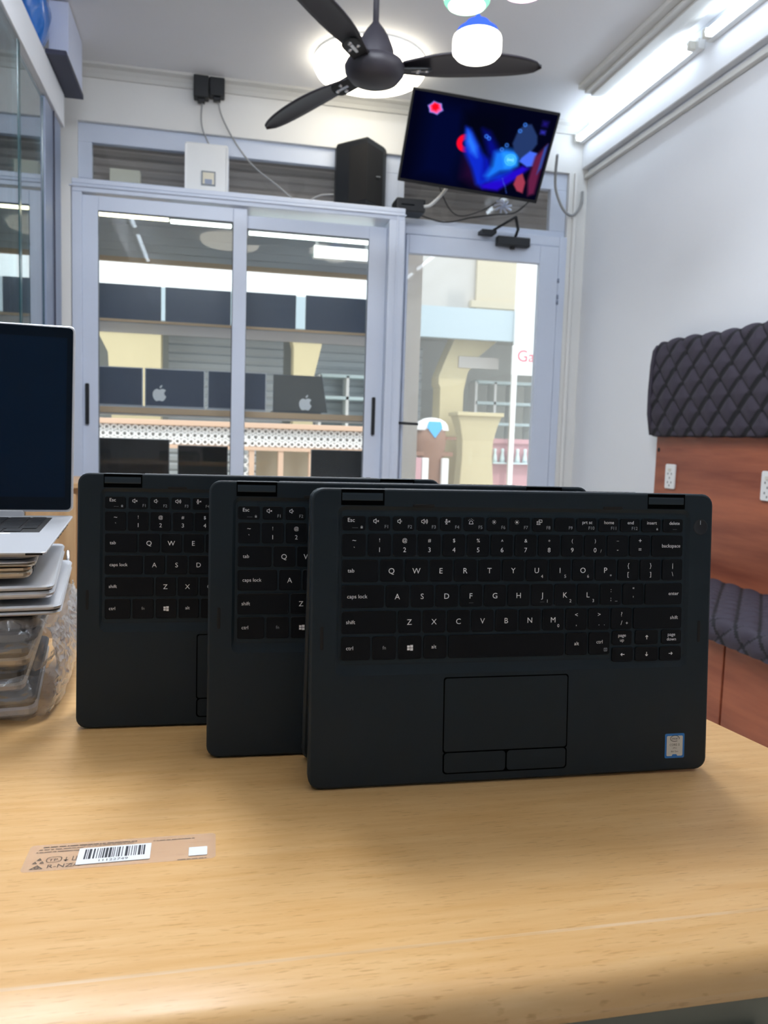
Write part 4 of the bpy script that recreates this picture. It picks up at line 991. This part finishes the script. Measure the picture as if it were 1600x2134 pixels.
key(.2393, .2570, B0, B1, ('@left', .0036, 0, 0, 'C')); key(.2591, .2785, B0, B1, ('@down', .0036, 0, 0, 'C')); key(.2804, .2989, B0, B1, ('@right', .0036, 0, 0, 'C'))

def tent_matrix(x, y, yaw, lean, roll=.15):
    return Matrix.Translation((x, y, .7509)) @ Matrix.Rotation(rad(yaw), 4, 'Z') @ Matrix.Rotation(rad(90-lean), 4, 'X') @ Matrix.Rotation(rad(roll), 4, 'Z') @ Matrix.Diagonal((1.0, .99, .99, 1))
def tent_laptop(x, y, yaw, lean, label, sticker=False):
    m = tent_matrix(x, y, yaw, lean)
    o = thing('convertible_laptop', label, 'laptop', mtx=m, group='black convertible laptops standing as tents')
    n = 5; R_ = .0095
    wx0, wy0, wx1, wy1 = .0188, .0850, .3040, .2125
    f = MB()
    b = .0014
    L = [rr(.002, .002, LW-.002, LH-.002, R_-.002, n, -LT), rr(0, 0, LW, LH, R_, n, -LT+.002), rr(0, 0, LW, LH, R_, n, -b), rr(b*.4, b*.4, LW-b*.4, LH-b*.4, R_-b*.4, n, -b*.35), rr(b*1.3, b*1.3, LW-b*1.3, LH-b*1.3, R_-b*1.3, n, 0)]
    f.loft(L, 0, True, True, False)
    f.s = [True]*len(f.f)
    L2 = [L[-1], rr(wx0, wy0, wx1, wy1, .006, n, 0)]; f.loft(L2, 0, False, False, False)
    f.loft([rr(wx0, wy0, wx1, wy1, .006, n, 0), rr(wx0+.0022, wy0+.0075, wx1-.0022, wy1-.003, .004, n, -.0014)], 0, False, False, True)
    f.build('base', 'deck', o)
    # hinges
    for x0, x1 in ((.0224, .0528), (.2673, .2976)):
        s = MB(); s.box(x0-.0008, x1+.0012, LH-.0125, LH-.0008, -.004, .00012); g_ = s.build('hinge_slot', 'pad_gap', o)
        h = MB(); zt, yb, yt = .0004, LH-.0102, LH+.0002
        prof = [(yb, -.011), (yt, -.011), (yt, -.003), (yt-.0008, -.0012), (yt-.0028, zt-.0004), (yt-.005, zt), (yb+.002, zt), (yb+.0006, zt-.0005), (yb, zt-.002)]
        h.loft([[(xx, a, c) for a, c in prof] for xx in (x0, x1)], 0, False); h.build('hinge', 'hinge', g_)
    kb = MB().box(wx0+.004, wx1-.004, wy0+.009, wy1-.0045, -.0014, -.00125).build('keyboard', 'well', o)
    for (x0, x1, y0, y1, leg) in KEYS:
        k = MB(); cx, cy = (x0+x1)/2, (y0+y1)/2; rad_ = .0017
        k.loft([rr(x0-.0001, y0-.0001, x1+.0001, y1+.0001, rad_, 3, -.0013), rr(x0-.0001, y0-.0001, x1+.0001, y1+.0001, rad_, 3, -.0002), rr(x0+.0002, y0+.0002, x1-.0002, y1-.0002, rad_, 3, .0001), rr(x0+.0010, y0+.0010, x1-.0010, y1-.0010, rad_, 3, .0000)], 0, False, False, True)
        for (tx, sz, dx, dy, al) in leg:
            mm = 1 if tx not in ('fn', '@led', '@menu', '@lock') and not (tx[0] == 'F' and len(tx) > 1) else 2
            if tx[0] == '@' and len(tx) > 1: icon(k, tx[1:], cx+dx, cy+dy, sz, .00004, mm)
            else: k.text(tx, sz, cx+dx, cy+dy, .00004, mm, al)
        k.build('key', ['key', 'legend', 'legend_dim'], kb)
    # touchpad and buttons, sunk a hair into the deck
    MB().rbox(.1020, .2030, .0232, .0820, -.001, .00008, .0022, .0001).build('touchpad_gap', 'pad_gap', o)
    MB().rbox(.1030, .2020, .0242, .0810, -.001, .00016, .002, .0001).build('touchpad', 'deck_pad', o)
    MB().rbox(.1022, .2028, .0067, .0241, -.001, .00008, .0030, .0001).build('button_gap', 'pad_gap', o)
    MB().rbox(.1034, .1522, .0078, .0231, -.001, .00018, .0026, .0001).build('touchpad_button', 'deck_pad', o)
    MB().rbox(.1535, .2017, .0078, .0231, -.001, .00018, .0026, .0001).build('touchpad_button', 'deck_pad', o)
    f = MB(); f.rbox(.1035, .2035, .0012, .0016, -.004, .0002, .0002, .0001); f.build('front_lip', 'dark_gap', o)
    # rubber bumps, speaker slots, power button
    for x0, x1 in ((.0758, .0925), (.2286, .2452)): MB().rbox(x0, x1, .2122, .2146, -.001, .0008, .0011, .0004).build('rubber_bump', 'black_rubber', o)
    for x0 in (.0075, .3128): MB().rbox(x0, x0+.0024, .1050, .1225, -.001, .0003, .0011, .0002).build('edge_rib', 'black_rubber', o)
    f = MB(); f.lathe([(.0062, -.001), (.0062, .00022), (.0057, .0003), (.0054, .0001), (.0005, .0001)], 28, 0, Matrix.Translation((.3130, .1990, 0))); f.box(.3127, .3132, .2008, .2042, .0, .00025, 1)
    f.build('power_button', ['black', 'legend_dim'], o)
    MB().rbox(.056, .264, LH-.0004, LH+.0004, -.0105, -.0022, .0001, .00005).build('rear_edge', 'silver', o)['label'] = 'pale metal rear edge between the hinges'
    # rear vents on the back edge
    f = MB()
    for k in range(9): f.box(.210+k*.0055, .2135+k*.0055, LH-.001, LH+.0007, -.010, -.0035)
    f.build('vent', 'dark_gap', o)
    # the lid, folded right round behind
    LM = Matrix.Translation((0, LH-.004, -LT-.0008)) @ Matrix.Rotation(rad(lean+7.4), 4, 'X')
    lid = MB().rbox(0, LW, -.2228, .0030, -.0085, 0, .009, .002, T=LM).build('lid', 'deck', o)
    MB().rbox(.006, LW-.006, -.216, -.004, -.0089, -.0084, .004, .0001, T=LM).build('screen', 'screen_off', lid)
    if sticker:
        s = MB(); sx0, sy0, sx1, sy1 = .2868, .0104, .3040, .0305
        s.rbox(sx0, sx1, sy0, sy1, -.0002, .00012, .0012, .00004, 0)
        s.rbox(sx0+.0016, sx1-.0016, sy0+.0017, sy1-.0019, .00012, .00018, .0010, .00002, 1)
        s.prism([(sx0+.0060, sy0+.0017), (sx0+.0112, sy0+.0017), (sx0+.0102, sy0+.0031), (sx0+.0070, sy0+.0031)], .00018, .00020, 0)
        cx = (sx0+sx1)/2
        s.text('intel', .0034, cx, sy0+.0150, .00021, 2)
        P = [(cx+.0040*math.cos(rad(a)), sy0+.0160+.0024*math.sin(rad(a))) for a in range(-20, 306, 12)]
        for p, q in zip(P, P[1:]):
            d = Vector((q[0]-p[0], q[1]-p[1])).normalized()*.00022
            s.add([(p[0]-d.y, p[1]+d.x, .00021), (p[0]+d.y, p[1]-d.x, .00021), (q[0]+d.y, q[1]-d.x, .00021), (q[0]-d.y, q[1]+d.x, .00021)], [(0, 1, 2, 3)], 2)
        s.text('CORE i5', .0026, cx, sy0+.0100, .00021, 2, sx=.95); s.text('vPro', .0018, cx, sy0+.0077, .00021, 2); s.text('8th Gen', .0019, cx, sy0+.0048, .00021, 2)
        s.build('processor_sticker', ['sticker_blue', 'sticker_silver', 'ink'], o)['label'] = 'blue and silver processor sticker'
    return o
def tent_copy(src, x, y, yaw, lean, label):
    m = tent_matrix(x, y, yaw, lean)
    c = copy_tree(src); c.matrix_world = m; c['label'] = label; WM[c.name] = m; return c
L2_ = tent_laptop(-.0045, .6305, -1.8, 4.5, 'black tented laptop in the middle of the three, half hidden by the front one')
tent_copy(L2_, -.1165, .7095, -1.8, 4.5, 'rearmost of the three black tented laptops, next to the stack of silver laptops')
tent_laptop(.0695, .5605, -1.3, 3.8, 'front black tented laptop with its whole keyboard and a blue processor sticker in view', True)

# ------------------------------------------------------------------ stack of laptops at the left edge
def closed_laptop(xr_, yf, z0, z1, tilt, yaw, base, lidm, label, W_=.31, D_=.222, split=.45, ports=False, gap=.0012, r=.010):
    """xr_, yf: front right corner on the desk plan; z0..z1 height of the front edge"""
    T = Matrix.Translation((xr_, yf, z0)) @ Matrix.Rotation(rad(yaw), 4, 'Z') @ Matrix.Rotation(rad(tilt), 4, 'X')
    o = thing('closed_laptop', label, 'laptop', mtx=T, group='stack of closed laptops')
    h = z1-z0; zb = h*split
    MB().rbox(-W_, 0, 0, D_, .0012, zb-gap/2, r, min(.0022, zb*.3)).build('base', base, o)
    MB().rbox(-W_+.002, -.002, .002, D_-.003, zb-gap/2, zb+gap/2, r, .0001).build('gap', 'dark_gap', o)
    MB().rbox(-W_, 0, 0, D_, zb+gap/2, h, r, min(.0016, h*.2)).build('lid', lidm, o)
    f = MB()
    for x in (-W_+.03, -.04):
        for y in (.02, D_-.03): f.rbox(x-.008, x+.008, y-.004, y+.004, 0, .0015, .003, .0003)
    f.build('rubber_foot', 'black_rubber', o)
    if ports:
        p = MB()
        for y, l in ((.022, .013), (.045, .006), (.060, .004)): p.box(-.0005, .0004, y, y+l, zb*.35, zb*.75)
        p.build('port', 'dark_gap', o)
    return o
closed_laptop(-.155, .742, .7512, .7700, 0.6, 8, 'silver', 'silver_dark', 'bottom laptop of the left stack, silver with dark lid seam, in clear bubble wrap', split=.62, gap=.0028)
closed_laptop(-.166, .748, .7725, .7930, 0.6, 7, 'silver_warm', 'silver_dark', 'second laptop from the bottom of the stack, grey, inside clear wrap', split=.5, gap=.0028)
closed_laptop(-.162, .748, .7955, .8150, 0.5, 6, 'silver_warm', 'silver_dark', 'third laptop from the bottom of the stack, champagne edge under clear wrap', split=.55, gap=.003)
closed_laptop(-.156, .750, .8175, .8410, 0.4, 6, 'silver_dark', 'silver_dark', 'thick grey wrapped laptop just under the unwrapped silver ones', split=.5, gap=.0025)
closed_laptop(-.134, .744, .8435, .8535, 1.6, 7, 'silver', 'silver', 'unwrapped silver laptop sticking out furthest right in the stack', split=.50, D_=.225)
closed_laptop(-.140, .744, .8585, .8715, 1.9, 7.5, 'silver', 'silver', 'silver laptop with rounded underside, second of the unwrapped ones from below', split=.62, D_=.225)
closed_laptop(-.159, .744, .8765, .8865, 1.8, 8, 'silver_warm', 'silver_warm', 'champagne laptop with dark ports on its right side, third from the top of the stack', split=.85, ports=True, D_=.2)
closed_laptop(-.155, .744, .8872, .8925, 2.0, 8, 'silver_warm', 'silver', 'thin silver tablet-like laptop right beneath the open one', split=.7, D_=.2, gap=.0006)
# open silver laptop on top
T = Matrix.Translation((-.146, .741, .8935)) @ Matrix.Rotation(rad(3.6), 4, 'Z') @ Matrix.Rotation(rad(2.4), 4, 'X')
o = thing('open_laptop', 'open silver laptop with dark blue screen on top of the left stack', 'laptop', mtx=T)
W_, D_ = .322, .226
f = MB(); f.loft([rr(-W_+.02, .012, -.014, D_-.01, .01, 5, 0), rr(-W_+.004, .003, -.004, D_-.003, .006, 5, .0045), rr(-W_, 0, 0, D_, .004, 5, .0065), rr(-W_, 0, 0, D_, .004, 5, .0078), rr(-W_+.0006, .0006, -.0006, D_-.0006, .004, 5, .0083)], 0)
ob = f.build('base', 'silver', o)
MB().box(-.0165, -.0025, -.0003, .0004, .0056, .0074).build('corner_port', 'dark_gap', ob)
p = MB()
for y, l in ((.098, .010), (.115, .013), (.136, .012), (.156, .014), (.178, .006)): p.box(-.003, -.0012, y, y+l, .0035, .0060)
p.build('port', 'dark_gap', ob)
kb = MB().box(-W_+.026, -.020, .108, .208, .0083, .0085).build('keyboard', 'dark_gap', o)
for j in range(5):
    xs = -W_+.027
    widths = [.0175]*13+[.022, .0165] if j != 0 else [.0175]*3+[.098]+[.0175]*7+[.022, .0165]
    for wd in widths:
        if xs+wd > -.018: break
        MB().rbox(xs, xs+wd-.0022, .1095+j*.0197, .1095+j*.0197+.0175, .0084, .0094, .001, .0002).build('key', 'black', kb); xs += wd+.0004
MB().rbox(-W_/2-.055, -W_/2+.055, .018, .088, .008, .00845, .003, .0001).build('touchpad', 'silver_matt', o)
MB().rbox(-.070, -.046, .098, .1055, .008, .0086, .001, .0001).build('sticker', 'paper', o)
s = MB(); s.rbox(-.122, -.085, .098, .1055, .008, .0086, .001, .0001); s.build('sticker', 'sticker_blue', o)
# screen: hinge at the rear, opened past upright
SM_ = Matrix.Translation((0, D_-.004, .0095)) @ Matrix.Rotation(rad(90-12.5), 4, 'X')
sp = MB().rbox(-W_, 0, .004, .222, -.0052, 0, .006, .001, T=SM_).build('screen_lid', 'silver', o)
MB().rbox(-W_+.0022, -.0022, .0060, .2200, -.0001, .0006, .005, .0003, T=SM_).build('glass_bezel', 'screen_blue', sp)
MB().box(-W_+.0085, -.0085, .0205, .2075, .0006, .0007, T=SM_).build('display', 'screen_area', sp)
MB().rbox(-W_+.04, -.052, -.004, .0050, -.006, .0030, .002, .0008, T=SM_).build('hinge_cover', 'silver', o)

M['wrap_dense'] = M['wrap'].copy(); M['wrap_dense'].name = 'bunched_bubble_wrap'
_n = M['wrap_dense'].node_tree.nodes; _l = M['wrap_dense'].node_tree.links
_fin = _n['Material Output'].inputs[0].links[0].from_node; _fin.inputs[0].default_value = .42
_tc = _n.new('ShaderNodeTexCoord'); _vo = _n.new('ShaderNodeTexVoronoi'); _vo.inputs['Scale'].default_value = 130; _bp = _n.new('ShaderNodeBump'); _bp.inputs['Strength'].default_value = .9; _bp.inputs['Distance'].default_value = .004
_l.new(_tc.outputs['Object'], _vo.inputs['Vector']); _l.new(_vo.outputs['Distance'], _bp.inputs['Height'])
for _k in _n:
    if _k.type in ('BSDF_GLOSSY', 'BSDF_DIFFUSE', 'BSDF_TRANSLUCENT'): _l.new(_bp.outputs[0], _k.inputs['Normal'])
# clear bubble wrap bunched round the wrapped laptops
def wrap(name, path, label, seed, hh, wdt, m='wrap'):
    """crumpled film following path (plan points), hanging hh high, folded wdt"""
    r_ = random.Random(seed); f = MB(); pts = catmull([Vector(p) for p in path], 9); n = len(pts); rows = 15
    ph = [r_.uniform(0, 6.28) for _ in range(12)]
    L = []
    for i, p in enumerate(pts):
        d = (pts[min(i+1, n-1)]-pts[max(i-1, 0)]); nrm = Vector((d.y, -d.x, 0)).normalized(); row = []
        for j in range(rows):
            v = j/(rows-1)
            belly = wdt*math.sin(PI*v)**.8
            sl_ = i*.011; cr = .0024*abs(math.sin(70*sl_+14*v+ph[0]+1.5*math.sin(20*sl_)))+.0016*abs(math.sin(130*sl_-22*v+ph[1]))+.0012*math.sin(38*v+25*sl_+ph[2])
            q = p+nrm*(belly+cr)+Vector((0, 0, v*hh+.0016*math.sin(i*.7+ph[3]+v*3)))
            q.z = max(q.z, .7504)
            row.append(q)
        L.append(row)
    vs = [q for row in L for q in row]; fs = []
    for i in range(n-1):
        for j in range(rows-1): fs.append((i*rows+j, (i+1)*rows+j, (i+1)*rows+j+1, i*rows+j+1))
    f.add(vs, fs, 0, True)
    return tag(f.build(name, m, origin=path[0]), label, 'bubble wrap')
wrap('bubble_wrap', [(-.42, .740, .7510), (-.30, .738, .7510), (-.19, .737, .7510), (-.160, .742, .7512), (-.151, .765, .7515), (-.156, .85, .752), (-.165, .95, .753)], 'shiny bubble wrap around the two lowest laptops of the stack', 2, .040, .010)
wrap('bubble_wrap', [(-.42, .746, .7945), (-.30, .746, .7945), (-.20, .744, .7945), (-.168, .747, .794), (-.157, .768, .791), (-.160, .85, .789), (-.166, .96, .789)], 'crumpled clear wrap around the upper wrapped laptops of the stack', 4, .046, .013)
wrap('bubble_wrap', [(-.128, .80, .842), (-.124, .86, .838), (-.130, .93, .834), (-.142, .985, .832)], 'loose tuft of clear wrap poking out at the back right of the stack', 9, .036, .012, 'wrap_dense')
wrap('bubble_wrap', [(-.149, .752, .7525), (-.1455, .79, .7525), (-.150, .86, .753), (-.158, .93, .754), (-.166, .975, .755)], 'bunched bubble wrap down the right side of the wrapped laptops', 13, .078, .007, 'wrap_dense')
